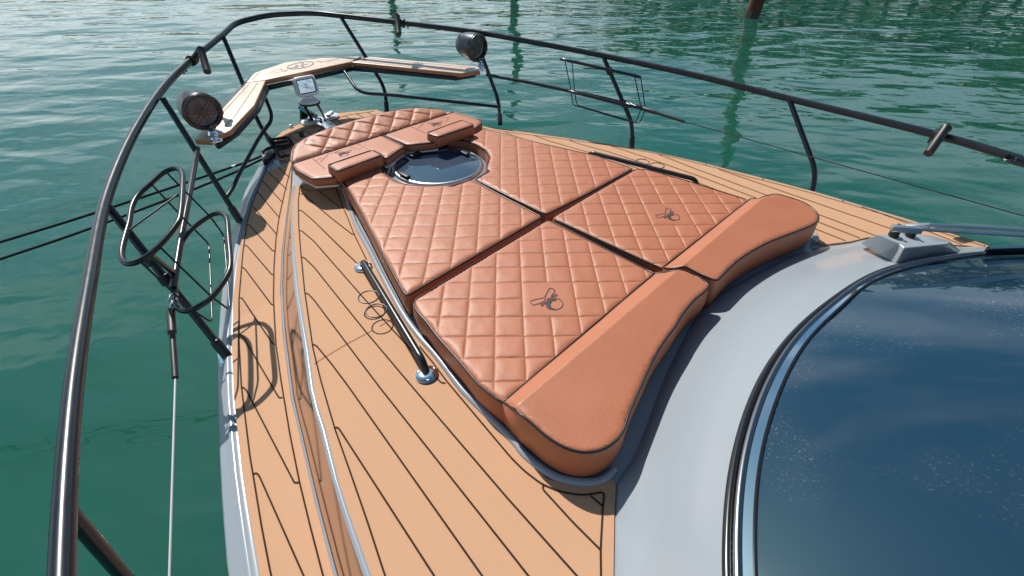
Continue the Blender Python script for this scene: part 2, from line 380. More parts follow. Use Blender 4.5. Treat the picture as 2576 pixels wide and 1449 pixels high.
# mooring piles
def pile(base, lean, h, r, label):
    b = np.array(base, float); t = b + np.array([lean[0], lean[1], h]); a = t - b
    tp = thing('mooring_pile', b, label, 'pile', 'rusty mooring piles in the water')
    lathe('shaft', b - a*0.15, a, [(0, r), (np.linalg.norm(a)*1.15, r)], M['rust'], tp, 20)
    lathe('waterline_band', b - a*0.02, a, [(0, r*1.012), (0.32, r*1.012)], mat('wet rust', (0.035, 0.014, 0.010), 0.25), tp, 20)
    lathe('pile_cap', b + a*1.0, a, [(0, r*1.05), (0.12, r*1.05), (0.14, r*0.7)], M['rust'], tp, 20)
pb = at(1890, 45, WZ)
pile(pb, tuple(0.55*RT[:2]), 6.0, 0.215, 'rusty brown steel mooring pile leaning in the green water')
for px_, py_, lb in ((1294, -45, 'mooring pile past the top edge whose dark reflection wavers above the far rail'), (974, -85, 'mooring pile past the top edge, farther off and left of the other hidden one')):
    pile(at(px_, py_, WZ), (0, 0), 5.0, 0.20, lb)

# ------------------------------------------------------------------ the yacht
yb = np.array([1.0, C, WZ])
YT = thing('motor_yacht', yb, 'grey motor yacht with tan foam decking and black rails', 'yacht')

hull_px = [(640, 1800), (600, 1620), (570, 1449), (556, 1250), (546, 1002), (548, 858), (554, 754), (566, 650), (587, 568), (614, 477), (653, 411), (680, 363), (700, 342)]
foam_out = [(735, 1800), (690, 1600), (655, 1449), (612, 1200), (589, 1002), (584, 878), (587, 754), (598, 651), (612, 585), (633, 514), (666, 440), (687, 353), (710, 333), (733, 322), (763, 310)]
foam_in = [(960, 1800), (893, 1620), (838, 1443), (793, 1267), (753, 1093), (732, 1002), (711, 837), (705, 734), (709, 634), (720, 547), (731, 470)]
step_top = [(1075, 1800), (1000, 1620), (933, 1443), (893, 1333), (857, 1227), (820, 1080), (794, 1002), (778, 878), (753, 734), (742, 634), (737, 568), (737, 514), (744.5, 469)]
hull_p = P(hull_px, lambda X, Y: zs(X) - 0.05)
fo_p = P(foam_out, zs); fi_p = P(foam_in, zs); st_p = P(step_top, zi)
BOW = [np.array([4.21, -1.83, zs(4.2)])]
def ext(ps, dx):                                     # run a curve on astern to X = dx
    a, b = ps[0], ps[1]; d = (a - b)/np.linalg.norm(a - b); t = (dx - a[0])/d[0] if d[0] < -1e-3 else 0
    q = a + d*t; q[2] = a[2]; return [q] + list(ps)

# starboard edge of the raised deck, read off the photograph
ST_S = [np.array(p) for p in ((-1.2, -3.38, .12), (-0.374, -3.44, .12), (0.081, -3.46, .12), (.572, -3.444, .12), (.897, -3.396, .12), (1.465, -3.32, .12), (1.91, -3.20, .12), (2.40, -2.985, .122), (2.756, -2.80, .127), (2.93, -2.71, .129))]
def y_of(curve, X):
    c = sorted(curve, key=lambda p: p[0]); return float(np.interp(X, [p[0] for p in c], [p[1] for p in c]))
st_pe = ext(st_p, -1.2)
PE = [(p[0], min(p[1], 2*C - y_of(ST_S, p[0]) if p[0] < .7 else p[1])) for p in st_pe]
def to_star(p):
    """mirror a port point to starboard, following the starboard deck edge"""
    yp = y_of(st_p, max(p[0], st_p[0][0])) if p[0] > 0.45 else 2*C - y_of(ST_S, p[0])
    ys = y_of(ST_S, p[0])
    u = (p[1] - C)/(yp - C); return np.array([p[0], C + u*(ys - C), p[2]])

def star_out(off, lift=0.0):
    def f(p):
        q = mir(p); y = y_of(ST_S, q[0]) - off
        if q[0] < 2.2: q[1] = max(q[1], y)
        else: q[2] += lift*min(1, (q[0] - 2.2)/.5)
        return q
    return f
# hull: gunwale strip with a moulded channel, rub rail and topsides
def hull_side(f, f2):
    A = [f(p) for p in resample(ext(fo_p[:-3], -3), 80)]; B = [f2(p) for p in resample(ext(hull_p, -3), 80)]
    n = 60; a = resample(A, n); b = resample(B, n)
    prof = [(0.0, -0.004), (0.03, -0.022), (0.12, -0.026), (0.26, -0.016), (0.42, -0.014), (0.50, -0.026), (0.86, -0.034), (0.95, -0.042), (1.0, -0.060)]
    cur = [[np.array([*(a[i]*(1 - t) + b[i]*t)[:2], a[i][2] + dz]) for i in range(n)] for t, dz in prof]
    return cur, b
for f, f2 in ((lambda p: p, lambda p: p), (star_out(.24), star_out(.33))):
    cur, b = hull_side(f, f2); V, Fc = loft_geo(cur, 60); o = mesh('gunwale', V, Fc, M['gel'], YT, True)
    sgn = 1 if b[0][1] > C else -1
    side = []
    for dz, inn in ((-0.060, 0.0), (-0.09, -0.012), (-0.16, -0.012), (-0.18, 0.02), (-0.45, 0.10), (-0.9, 0.32), (-1.5, 0.62)):
        side.append([np.array([q[0] - (0.35*max(0, q[0] - 3.2)*(-dz)), C + (q[1] - C)*(1 - inn*0.55), q[2] + dz]) for q in b])
    V, Fc = loft_geo(side, 60); mesh('hull_side', V, Fc, M['hull'], YT, True)
    tube('rub_rail', [q + np.array([0, 0.008*sgn, -0.13]) for q in b], 0.016, M['rubber'], YT, 8)

# deck moulding under the mats
A = [p - [0, 0, .012] for p in ext(fo_p, -3)]
deck_poly = A + BOW + mirs(A)[::-1]
deck_poly = [np.array([p[0], p[1], p[2] - 0.002]) for p in deck_poly]
V = []; Fc = []
L_ = resample(A, 50); Rr = np.array([star_out(.24)(p) for p in L_])
for i in range(50):
    for k in range(9): V.append(L_[i]*(1 - k/8) + Rr[i]*(k/8))
for i in range(49):
    for k in range(8): Fc.append([i*9 + k, i*9 + k + 1, (i + 1)*9 + k + 1, (i + 1)*9 + k])
mesh('deck', V, Fc, M['gel'], YT, True)
# bulkhead forward part of the bow
bowfront = [fo_p[-1], BOW[0], mir(fo_p[-1])]

# raised foredeck with the glossy riser
def riser(f, fin, fst):
    a = resample([f(p) for p in fin], 60); b = resample([f(p) for p in fst], 60)
    cur = []
    for t, h in ((0.0, -0.004), (0.05, 0.015), (0.09, 0.035), (0.42, 0.46), (0.80, 0.92), (0.87, 0.985), (0.93, 0.995), (1.0, 0.965)):
        cur.append([np.array([*(a[i]*(1 - t) + b[i]*t)[:2], a[i][2]*(1 - h) + b[i][2]*h]) for i in range(60)])
    return cur
fi_e = ext(fi_p, -3); st_e = ext(st_p, -3)
cp = riser(lambda p: p, fi_e, st_e)
V, Fc = loft_geo(cp[:3], 60); STEP = mesh('deck_step', V, Fc, M['gel'], YT, True)
loft('step_face', cp[2:5], 60, M['polish'], STEP); loft('step_nose', cp[4:], 60, M['gel'], STEP)
sts = [np.array([-3, -3.3, .12])] + ST_S + [mir(st_p[-1])]
fis = [np.array([p[0], p[1] - 0.035, zs(p[0])]) for p in sts]
loft('deck_step', riser(lambda p: p, fis, sts), 60, M['gel'], YT)
front = [np.array([3.35, C + .55, zi(3.3) - .01]), np.array([3.55, C, zi(3.5) - .01]), np.array([3.35, C - .55, zi(3.3) - .01])]
a = resample([p - [0, 0, .005] for p in st_e], 40); b = resample([p - [0, 0, .005] for p in sts], 40)
V = []; Fc = []
for i in range(40):
    for k in range(9): V.append(a[i]*(1 - k/8) + b[i]*(k/8))
for i in range(39):
    for k in range(8): Fc.append([i*9 + k, i*9 + k + 1, (i + 1)*9 + k + 1, (i + 1)*9 + k])
k = len(V); nose = [a[-1], *front, b[-1]]; V += nose; Fc.append([k + i for i in range(5)])
lo = [np.array([p[0] + .06, p[1], zs(p[0]) - .01]) for p in nose]; V += lo
for i in range(4): Fc.append([k + i, k + i + 1, k + 5 + i + 1, k + 5 + i])
mesh('foredeck', V, Fc, M['gel'], YT)

def matpoly(name, poly, zf, m, parent, dz=0.004):
    bm = bmesh.new(); f = bm.faces.new([bm.verts.new((p[0], p[1], 0)) for p in poly])
    bmesh.ops.triangulate(bm, faces=bm.faces[:])
    for X in (-.5, .5, 1.2, 1.8, 2.2, 2.5, 2.8, 3.1, 3.4, 3.7, 4.0):
        bmesh.ops.bisect_plane(bm, geom=bm.verts[:] + bm.edges[:] + bm.faces[:], dist=1e-5, plane_co=(X, 0, 0), plane_no=(1, 0, 0))
    for v in bm.verts: v.co.z = zf(v.co.x, v.co.y) + dz
    be = [e for e in bm.edges if e.is_boundary]
    r = bmesh.ops.extrude_edge_only(bm, edges=be)
    for v in r['geom']:
        if isinstance(v, bmesh.types.BMVert): v.co.z -= .012
    bm.verts.index_update(); V = [v.co[:] for v in bm.verts]; Fc = [[q.index for q in ff.verts] for ff in bm.faces]; bm.free()
    return mesh(name, V, Fc, m, parent)
# foam mats ----------------------------------------------------------
def spread(name, left, right, n, zf, m, parent, dz=0.004, k=4):
    a = resample(left, n); b = resample(right, n); V = []; Fc = []
    for i in range(n):
        for j in range(k + 1):
            p = a[i]*(1 - j/k) + b[i]*(j/k); V.append([p[0], p[1], p[2] + dz])
    for i in range(n - 1):
        for j in range(k): Fc.append([i*(k + 1) + j, i*(k + 1) + j + 1, (i + 1)*(k + 1) + j + 1, (i + 1)*(k + 1) + j])
    # edge skirt
    base = len(V); rim = [i*(k + 1) for i in range(n)] + [(n - 1)*(k + 1) + j for j in range(1, k + 1)] + [i*(k + 1) + k for i in range(n - 2, -1, -1)] + [j for j in range(k - 1, 0, -1)]
    for r_ in rim: V.append([V[r_][0], V[r_][1], V[r_][2] - 0.012])
    for q in range(len(rim)): Fc.append([rim[q], rim[(q + 1) % len(rim)], base + (q + 1) % len(rim), base + q])
    return mesh(name, V, Fc, m, parent)
inner_R = [(1543, 1800), (1543, 1620), (1543, 1449), (1545, 1293), (1549, 1229), (1546, 1214), (1538, 1206), (1515, 1216), (1475, 1225), (1408, 1216), (1375, 1205), (1355, 1185), (1308, 1141), (1275, 1101), (1175, 1001), (1145, 966), (1092, 896), (1045, 843), (1005, 783), (958, 696), (925, 630), (888, 560), (863, 483), (858, 476), (846, 471)]
inner_L = step_top[:-1] + [(744, 478), (748, 467), (757, 464), (768, 466), (783, 472), (800, 474.5), (825, 474)]
iR = P(inner_R, zi); iL = P(inner_L, zi)
side_l = fo_p[:-4] ; side_r = fi_p[:-1] + [fi_p[-1], at(733, 440, zs(3.4)), at(735, 405, zs(3.6))]
msP = matpoly('deck_mat', ext(side_l, -3) + ext(side_r, -3)[::-1], zs, M['foam'], YT)
def bow_mat(pts):
    top = P(pts, zs); return prism('deck_mat', [p + [0, 0, .005] for p in top], 0.012, M['foam'], YT)
bowP = bow_mat([(687, 353), (710, 333), (733, 322), (763, 310), (792, 311), (812, 319), (824, 330), (840, 345), (800, 370), (735, 405), (700, 400), (666, 440)][:-1])
bowS = bow_mat([(840, 287), (893, 282), (947, 277), (955, 281), (1000, 290), (960, 300), (880, 330), (850, 317), (838, 305), (845, 294)])
miP = matpoly('deck_mat', iL + iR[::-1], zi, M['foam'], YT)
# starboard raised mat: astern it narrows to a tip beside the cabin
sR = [to_star(p) for p in iL if p[0] > .75]
sl_ = [p for p in ST_S if p[0] < .80 and p[0] > -.5]
sA = [np.array([-0.55, -3.43, .12])] + [p + [0, .015, 0] for p in sl_] + sR
sB = [np.array([-0.5, -3.42, .12])] + P([(2513, 626), (2413, 618), (2300, 607), (2183, 598), (2140, 608.5), (2077, 616), (2060, 615), (2053, 603), (2040, 585)], .12) + [to_star(p) for p in P([(1408, 1216), (1375, 1205), (1355, 1185), (1308, 1141), (1275, 1101), (1175, 1001), (1145, 966), (1092, 896), (1045, 843), (1005, 783), (958, 696), (925, 630), (888, 560), (863, 483), (846, 471)], zi)]
miS = matpoly('deck_mat', sA + sB[::-1], zi, M['foam'], YT)
side_rs = [to_star(p) for p in side_r]
msS = spread('deck_mat', [star_out(.235)(p) for p in resample(ext(side_l, -3), 60)], ext([p + [0, -.14, -.12*(p[2] > .1)] for p in [np.array([q[0], y_of(ST_S, q[0]), zs(q[0])]) for q in side_r]], -3), 60, zs, M['foam'], YT)

# grooves
G_in = [[(755, 469), (751, 506), (752, 568), (757, 634), (767, 734), (788, 878), (808, 960), (843, 1080), (883, 1193), (927, 1320), (967, 1443), (1030, 1620)],
    [(757, 468), (766, 479), (783, 483), (815, 480), (846, 475)],
    [(846, 475), (861, 518), (875, 550), (892, 593), (922, 655)],
    [(1056, 874), (1086, 910), (1123, 960), (1285, 1153), (1318, 1186), (1361, 1219), (1408, 1239), (1461, 1248), (1491, 1245), (1521, 1238), (1516, 1276), (1510, 1383), (1511, 1449), (1513, 1620)],
    [(1485, 1249), (1516, 1276)], [(1368, 1222), (1364, 1229), (1368, 1236), (1441, 1316), (1508, 1383)],
    [(802, 482), (854, 523), (861, 524)],
    [(754, 489), (766, 491), (791.6, 515), (833, 550), (886, 591), (894, 592)],
    [(752, 530), (760, 532), (791.6, 559.7), (900, 666)],
    [(752, 581), (760, 583), (791.6, 610), (844.5, 671), (916.5, 753), (1009.6, 855), (1110, 965), (1121, 966)],
    [(758, 648), (766, 650), (791.6, 675), (832, 726), (918.6, 834), (1039, 977), (1274.6, 1253), (1449.6, 1449), (1595, 1612)],
    [(767, 739), (776, 741), (791.6, 758), (832, 812), (956, 977), (1285, 1394), (1328, 1449), (1460, 1617)],
    [(786, 868), (796, 871), (832, 914), (874, 970), (1208, 1443), (1330, 1616)],
    [(843, 1078), (850, 1077), (856, 1084), (1088, 1443), (1200, 1616)]]
G_seam = [[(791.6, 918), (801.6, 910), (871.6, 868), (935, 834)], [(955, 823), (1008, 792)]]
G_side = [[(690, 1620), (682, 1443), (660, 1330), (638, 1197), (630, 1150), (618, 1053), (608, 960), (606, 1002), (601.7, 858)][:0],
    [(725, 1620), (682, 1443), (660, 1330), (638, 1197), (630, 1150), (618, 1053), (608, 970), (602, 858), (602, 754), (612, 634), (622.5, 560), (635, 514), (647, 485), (670, 429), (682, 402), (700, 368)],
    [(862, 1620), (812, 1443), (780, 1320), (755, 1217), (730, 1093), (708, 960), (695, 870), (688.6, 754), (690, 671.5), (695, 601), (703, 547), (717.6, 481), (728, 440), (735, 415)],
    [(684, 408), (729.5, 449)], [(670, 430), (722, 478)], [(660, 456), (712, 512)], [(648, 484), (704, 550)], [(636, 520), (697, 592)],
    [(622, 567), (628, 568), (686, 632), (692, 634)], [(614, 618), (622, 620), (684, 692), (691, 694)], [(609, 674), (616, 677), (684, 768), (691, 770)],
    [(602, 750), (610, 752), (688, 868), (696, 868)], [(603, 843), (611, 847), (703, 1003), (712, 1002)], [(608, 980), (612, 976), (620, 982), (742, 1217), (754, 1215)],
    [(637, 1196), (645, 1191), (653, 1198), (762, 1443), (835, 1605)], [(700, 375), (742, 412)]]
G_bow = [[(700, 368), (716, 350), (744, 335), (775, 324)], [(775, 324), (800, 318), (811, 324), (800, 333)], [(716, 350), (748, 372)], [(728, 342), (762, 364)], [(745, 334), (782, 352)], [(761, 329), (798, 345)], [(800, 333), (760, 352)],
    [(846, 300), (880, 290), (925, 284), (944, 280)], [(866, 293), (896, 306)], [(895, 287), (920, 300)], [(924, 284), (944, 293)], [(846, 300), (862, 314)], [(862, 314), (905, 305), (950, 294)]]
def groove(pls, zf, wd, parent, f=lambda p: p, m=None, dz=0.0065, n=3, clip=None):
    mb = MB()
    for pl in pls:
        if not pl: continue
        pts = [f(p) for p in P(pl, zf)]
        if clip: pts = [p for p in pts if clip(p)]
        if len(pts) < 2: continue
        mb.add(*ribbon_geo(fillet(pts, 0.02, 3), wd, dz))
    return mb.build('groove_lines', m or M['groove'], parent)
groove(G_in, zi, 0.0056, miP); [groove([g_], zi, 0.003, miP, m=M['seam']) for g_ in G_seam]
groove(G_side, zs, 0.0056, msP); groove(G_bow, zs, 0.008, bowP)
cabS = [p for p in sB]
def okS(p):
    return True
# starboard grooves: the port pattern mirrored, then run on astern
gs = MB()
def runon(pts, X):
    d = pts[-1] - pts[-2]
    if d[0] < -1e-3 and pts[-1][0] < 0.75: pts = pts + [pts[-1] + d*((X - pts[-1][0])/d[0])]
    return pts
matS = [p for p in resample(sA, 60)] + [p for p in resample(sB, 60)][::-1]
def inside(p, poly):
    c = False; j = len(poly) - 1
    for i in range(len(poly)):
        if (poly[i][1] > p[1]) != (poly[j][1] > p[1]) and p[0] < (poly[j][0] - poly[i][0])*(p[1] - poly[i][1])/(poly[j][1] - poly[i][1]) + poly[i][0]: c = not c
        j = i
    return c
for i, pl in enumerate(G_in):
    if i in (4, 5): continue
    pts = P(pl[:3] if i == 3 else pl, zi)
    pts = [to_star(p) for p in pts if p[0] > .72]
    if i == 0: pts = pts + [np.array([x_, y_of(ST_S, x_) + .045, .12]) for x_ in (.6, .3, 0, -.3, -.6)]
    if i in (10, 11, 12, 13): pts = pts + [pts[-1] + np.array([-1.0, (.10, .10, .09, .06)[(10, 11, 12, 13).index(i)], 0])*t for t in (.4, .8, 1.2)]
    pts = [p for p in resample(pts, 90) if inside(p, matS)]
    if len(pts) > 1: gs.add(*ribbon_geo(pts, 0.0055, 0.0075))
for k_, x0 in ((.07, .30),):
    pts = [np.array([x0 - t*.7, y_of(ST_S, x0 - t*.7) + .03 + t*k_*1.6, .12]) for t in np.linspace(0, 1, 40)]
    pts = [p for p in pts if inside(p, matS)]
    if len(pts) > 1: gs.add(*ribbon_geo(pts, 0.0055, 0.0075))
gs.build('groove_lines', M['groove'], miS)
for x, y in ((1375, 335), (1482, 352.5), (1567, 369), (1664, 389), (1777, 413), (1920, 449.5), (2121, 504), (2475, 617)):
    lathe('screw', at(x, y + 2, .118) + [0, .012, .006], (0, 0, 1), [(0, .006), (.003, .005)], M['blackp'], miS, 8)

# grey coaming lip round the cushion recess
lip = P([(850, 476), (868, 483), (893, 560), (930, 630), (963, 696), (1010, 783), (1052, 843), (1099, 896), (1152, 966), (1183, 1001), (1285, 1101), (1318, 1141), (1362, 1178), (1408, 1203), (1475, 1214), (1520, 1205), (1546, 1180)], lambda X, Y: .125)
tube('coaming', spline(lip, 3), 0.014, M['gel'], YT, 10)
tube('coaming', [to_star(p) for p in spline(lip, 3)], 0.014, M['gel'], YT, 10)

# ------------------------------------------------------------------ cabin front, windscreen
A_px = [(1543, 1800), (1543, 1600), (1543, 1449), (1545, 1293), (1549, 1229), (1551, 1205)]
A3 = P(A_px, .12)
aft = P([(1600, 1135), (1680, 930), (1770, 770), (1861, 707), (1979, 645), (2020, 631)], .12)
As = P([(2060, 617), (2077, 617), (2140, 609.5), (2183, 599), (2300, 608), (2413, 619), (2513, 627)], .12) + [np.array([-1.2, -3.46, .12])]
A3 = spline(A3 + aft + As, 4)
B_px = [(1850, 1800), (1823, 1620), (1815, 1449), (1816, 1366), (1821, 1249), (1835, 1153), (1852, 1099.5), (1882, 999.5), (1932, 909.5), (1997, 829.5), (2067, 769.5), (2127, 729.5), (2173, 697), (2267, 664), (2373, 648), (2470, 639), (2576, 634)]
ZW = 0.40
B3 = P(B_px, ZW); B3 = spline(B3 + [B3[-1] + (B3[-1] - B3[-2])*3.0], 4)
nB = 90
a = resample(A3, nB); b = resample(B3, nB)
# pair the curves by angle about a point inside the cabin so that the loft stays square
cen = np.array([-0.9, -1.75])
def by_angle(c):
    c = np.array(c); th = np.unwrap(np.arctan2(c[:, 1] - cen[1], c[:, 0] - cen[0])); return th, c
ta, ca = by_angle(a); tb, cb = by_angle(b)
lo_, hi_ = max(min(ta), min(tb)), min(max(ta), max(tb))
tt = np.linspace(hi_, lo_, nB)
def samp(th, c):
    o = np.argsort(th); return np.stack([np.interp(tt, th[o], c[o, k]) for k in range(3)], 1)
a = samp(ta, ca); b = samp(tb, cb)
def soft(q, n):
    q = q.copy()
    for _ in range(n): q[1:-1] = (q[:-2] + 2*q[1:-1] + q[2:])/4
    return q
a_s = soft(a, 160); b = soft(b, 6)
cur = []
for t, h in ((0.0, -0.02), (0.03, 0.03), (0.08, 0.10), (0.15, 0.165), (0.25, 0.25), (0.40, 0.40), (0.60, 0.61), (0.80, 0.815), (1.0, 1.0)):
    k_ = min(1, t/.22); aa = a*(1 - k_) + a_s*k_
    cur.append([np.array([*(aa[i]*(1 - t) + b[i]*t)[:2], aa[i][2]*(1 - h) + b[i][2]*h]) for i in range(nB)])
V, Fc = loft_geo(cur, nB); mesh('cabin_top', V, Fc, M['gel'], YT, True)

G_px = [(1930, 1800), (1903, 1620), (1892, 1449), (1891, 1366), (1897, 1224.5), (1912, 1130), (1937, 1049.5), (1977, 944.5), (2037, 849.5), (2117, 779.5), (2173, 722), (2273, 684), (2373, 662), (2473, 647), (2576, 641)]
G3 = spline(P(G_px, ZW + .015), 4); G3 = G3 + [G3[-1] + (G3[-1] - G3[-5])*3.0]
g = resample(G3, 100)
cur = []
for t in np.linspace(0, 1, 14):
    row = []
    for p in g:
        d = np.array([-1.35, (C + 0.2 - p[1])*0.30, 0]); q = p + d*t; q[2] = p[2] + 0.62*t - 0.10*t*t + 0.01; row.append(q)
    cur.append(row)
V, Fc = loft_geo(cur, 100); WSO = mesh('windscreen', V, Fc, M['glass'], YT, True, 'dark blue tinted dusty windscreen')
mid = lambda s: [p*(1 - s) + q*s for p, q in zip(resample(B3, 110), resample([np.array([*x_]) for x_ in G3], 110))]
bb = spline(P(B_px, ZW), 4); 
gg = resample(spline(P(G_px, ZW + .01), 4), 110); bb = resample(bb, 110)
def band(s): 
    out = []
    for p in bb:
        j = np.argmin(np.linalg.norm(gg[:, :2] - p[:2], axis=1)); out.append(p*(1 - s) + gg[j]*s)
    return [q for q in soft(np.array(resample(out, 120)), 60)]
tube('rubber_seal', [p + [0, 0, .004] for p in band(0.12)], 0.012, M['rubber'], WSO, 8)
tube('rubber_seal', [p + [0, 0, .012] for p in band(0.42)], 0.011, M['darksteel'], WSO, 10)
s1 = [p + [0, 0, .016] for p in band(0.58)]; s2 = [p + [0, 0, .020] for p in band(0.93)]
V, Fc = loft_geo([s1, s2], len(s1)); mesh('chrome_trim', V, Fc, M['chrome'], WSO, True)
tube('rubber_seal', [p + [0, 0, .020] for p in band(0.97)], 0.005, M['rubber'], WSO, 6)

# wiper pod with its twin arms
ztop = 0.455
podt = P([(2203, 590), (2283, 588), (2345, 592), (2391, 608), (2386, 614), (2275, 624), (2262, 612), (2225, 598)], ztop)
podb = [at(x, y, z) for x, y, z in ((2164, 610, .20), (2240, 604, .18), (2375, 606, .20), (2418, 631, .31), (2416, 638, .34), (2253, 662, .388), (2212, 640, .31), (2180, 621, .24))]
k = len(podt)
o = mesh('wiper_pod', podt + podb, [list(range(k))] + [[i, (i + 1) % k, k + (i + 1) % k, k + i] for i in range(k)], M['gel'], YT)
bevel(o, 0.010, 3)
POD = o
for (cx, cy) in ((2246, 590), (2288, 590)):
    lathe('wiper_pivot', at(cx, cy + 4, ztop), (0, 0, 1), [(0, .018), (.004, .020), (.028, .019), (.034, .014), (.036, .007), (.06, .007)], M['blackp'], POD, 16)
arm1 = [at(2254, 571, .54), at(2310, 576, .545), at(2400, 582, .55), at(2576, 592, .55), at(2700, 599, .55)]
arm2 = [at(2290, 568, .54), at(2330, 566, .555), at(2420, 570, .565), at(2576, 579, .565), at(2700, 585, .565)]
for ar in (arm1, arm2):
    mb = MB(); d = (ar[1] - ar[0])/np.linalg.norm(ar[1] - ar[0])
    mb.add(*box_geo((ar[0] + ar[1])/2 + [0, 0, -.006], np.linalg.norm(ar[1] - ar[0]) + .03, .024, .026, d, np.cross([0, 0, 1], d), np.cross(d, np.cross([0, 0, 1], d))))
    o = mb.build('wiper_arm', M['steel'], POD); bevel(o, .005, 2)
    tube('wiper_arm', ar[1:], 0.0080, M['steel'], POD, 8)
bl = [at(2478, 634, .455), at(2580, 631, .47), at(2700, 630, .48)]
mb = MB()
for q in range(2):
    d = bl[q + 1] - bl[q]; L0 = np.linalg.norm(d); d /= L0; mb.add(*box_geo((bl[q] + bl[q + 1])/2, L0, .012, .03, d, np.cross([0, 0, 1], d), np.cross(d, np.cross([0, 0, 1], d))))
mb.build('wiper_blade', M['rubber'], POD)
tube('wiper_blade', [p + [0, 0, .02] for p in bl], .008, M['chrome'], POD, 8)

# ------------------------------------------------------------------ hatch
HC = np.array([2.538, -1.887, .187])
HT = lathe('hatch', HC - [0, 0, .06], (0, 0, 1), [(0, .345), (.035, .345), (.05, .33), (.060, .305), (.061, .295)], M['gel'], YT, 64)
lathe('hatch_rim', HC, (0, 0, 1), [(-.01, .310), (.006, .308), (.014, .300), (.016, .292), (.010, .286)], M['steel'], HT, 64)
lathe('hatch_glass', HC + [0, 0, .004], (0, 0, 1), [(0, .288), (.010, .287), (.0108, .283)], M['hatchglass'], HT, 64)
for x, y in ((1044.6, 388), (1168, 384), (1018, 440)):
    c = at(x, y, HC[2] + .03); r_ = c[:2] - HC[:2]; r_ /= np.linalg.norm(r_); tn = np.array([-r_[1], r_[0], 0])
    mb = MB(); mb.add(*box_geo(c + [0, 0, -.002], .085, .032, .020, tn, (r_[0], r_[1], 0))); o = mb.build('hatch_latch', M['blackp'], HT); bevel(o, .005, 2)
mb = MB(); mb.add(*box_geo(at(1133, 466, .15), .06, .025, .02, (.7, -.7, 0), (.7, .7, 0))); bevel(mb.build('hatch_latch', M['steel'], HT), .004, 2)

# ------------------------------------------------------------------ grab rails with cup rings
def grab(f, p0, p1, label):
    up = np.array([0, 0, 1.0]); p0, p1 = f(p0), f(p1); d = (p1 - p0)/np.linalg.norm(p1 - p0)
    pts = fillet([p0, p0 + d*.03 + up*.058, p1 - d*.03 + up*.058, p1], .07, 8)
    gr = tube('grab_rail', pts, .0155, M['tube'], YT, 14, label=label)
    n_ = np.cross(up, d)*(1 if f is not mir else -1)
    for q in (p0, p1):
        lathe('rail_foot', q + [0, 0, .002], up, [(0, .046), (.006, .046), (.012, .036), (.014, .018)], M['chrome'], gr, 24)
        for a in (0.5, 2.6, 4.7): lathe('screw', q + np.array([math.cos(a)*.033, math.sin(a)*.033, .010]), up, [(0, .006), (.004, .005)], M['steel'], gr, 8)
    L0 = np.linalg.norm(p1 - p0)
    for t in (.62, .49):
        c = p0 + d*L0*t + up*.058 + n_*(.0155 + .046) + d*0.0
        tube('cup_ring', [c + .046*(math.cos(a)*d + math.sin(a)*n_) for a in np.linspace(0, 2*math.pi, 28, endpoint=False)], .0032, M['tube'], gr, 8, True)
gp0, gp1 = at(914, 673, .124), at(1074, 944, .124)
grab(lambda p: p, gp1, gp0, 'black grab rail with two cup rings on the port foredeck')
grab(lambda p: to_star(p), gp0, gp1, 'black grab rail with two cup rings half hidden behind the cushions')

# ------------------------------------------------------------------ bow rail
rail_px = [(150, 1640), (153, 1449), (158, 1283), (170, 1133), (183, 966), (204, 830), (229, 692), (260, 514), (304, 402), (317, 367), (357, 300), (393, 240), (430, 197), (477, 153), (520, 120), (560, 87)]
rail_f = [(560, 87), (592, 57), (677, 37), (787, 32), (859, 40), (993, 55)]
rail_s = [(993, 55), (1177, 78), (1280, 95), (1507, 138), (1730, 185), (1980, 247), (2340, 335), (2565, 400), (2720, 446)]
rp = [on(x, y, zr, 200) for x, y in rail_px]; rf = [on(x, y, zr, 200) for x, y in rail_f]; rs = [on(x, y, zr, 200) for x, y in rail_s]
def soft3(q, n):
    q = np.array(q)
    for _ in range(n): q[1:-1] = (q[:-2] + 2*q[1:-1] + q[2:])/4
    return q
rp = [np.array([-3.5, .60, .62]), np.array([-1.2, .60, .62]), np.array([-.2, .49, .62])] + list(soft3(resample(spline(rp, 6), 120), 60))
top = list(rp) + fillet(rf, .12, 6)[1:-1] + spline(rs + [np.array([-3.5, -3.30, .555])], 4)
RAIL = tube('bow_rail', top, .0215, M['tube'], YT, 16)
def on_rail(x, y): return on(x, y, zr, 200)
def post(px_top, base, kink=None, parent=None, r=.0165, sleeve=True, via=()):
    tp = on_rail(*px_top) if not isinstance(px_top, np.ndarray) else px_top
    pts = [tp] + list(via) + ([kink] if kink is not None else []) + [base]
    o = tube('post', fillet(pts, .10, 8), r, M['tube'], RAIL, 12)
    d = (pts[-2] - base)/np.linalg.norm(pts[-2] - base)
    if sleeve: lathe('post_sleeve', base - d*.01, d, [(0, r*1.35), (.10, r*1.35), (.105, r*1.05)], M['tube'], RAIL, 14)
    return o
def base_plate(p, dirx):
    d = np.array(dirx, float)/np.linalg.norm(dirx); mb = MB(); mb.add(*box_geo(p + [0, 0, -.004], .11, .075, .012, d, np.cross([0, 0, 1], d)))
    o = mb.build('post_plate', M['chrome'], RAIL); bevel(o, .004, 2)
    for s in (-1, 1):
        for t in (-1, 1): lathe('screw', p + d*.043*s + np.cross([0, 0, 1], d)*.026*t + [0, 0, .003], (0, 0, 1), [(0, .006), (.003, .005)], M['steel'], RAIL, 8)
b2 = at(572, 897, -.03)
t2 = on_rail(272, 520); post((272, 520), b2); base_plate(b2, (1, -.25, 0))
b1 = b2 + np.array([-1.35, .30, 0.0]); post((162, 1275), at(440, 1600, -.03), None)
b3 = at(602, 554, zs(3.1) - .02); post((409, 247), b3)
b4 = at(690, 370, zs(4.0) - .01); post((560, 89), b4, near(650, 310, b4, -.03), via=[near(611, 211, on(611, 209, zb), -.035)])
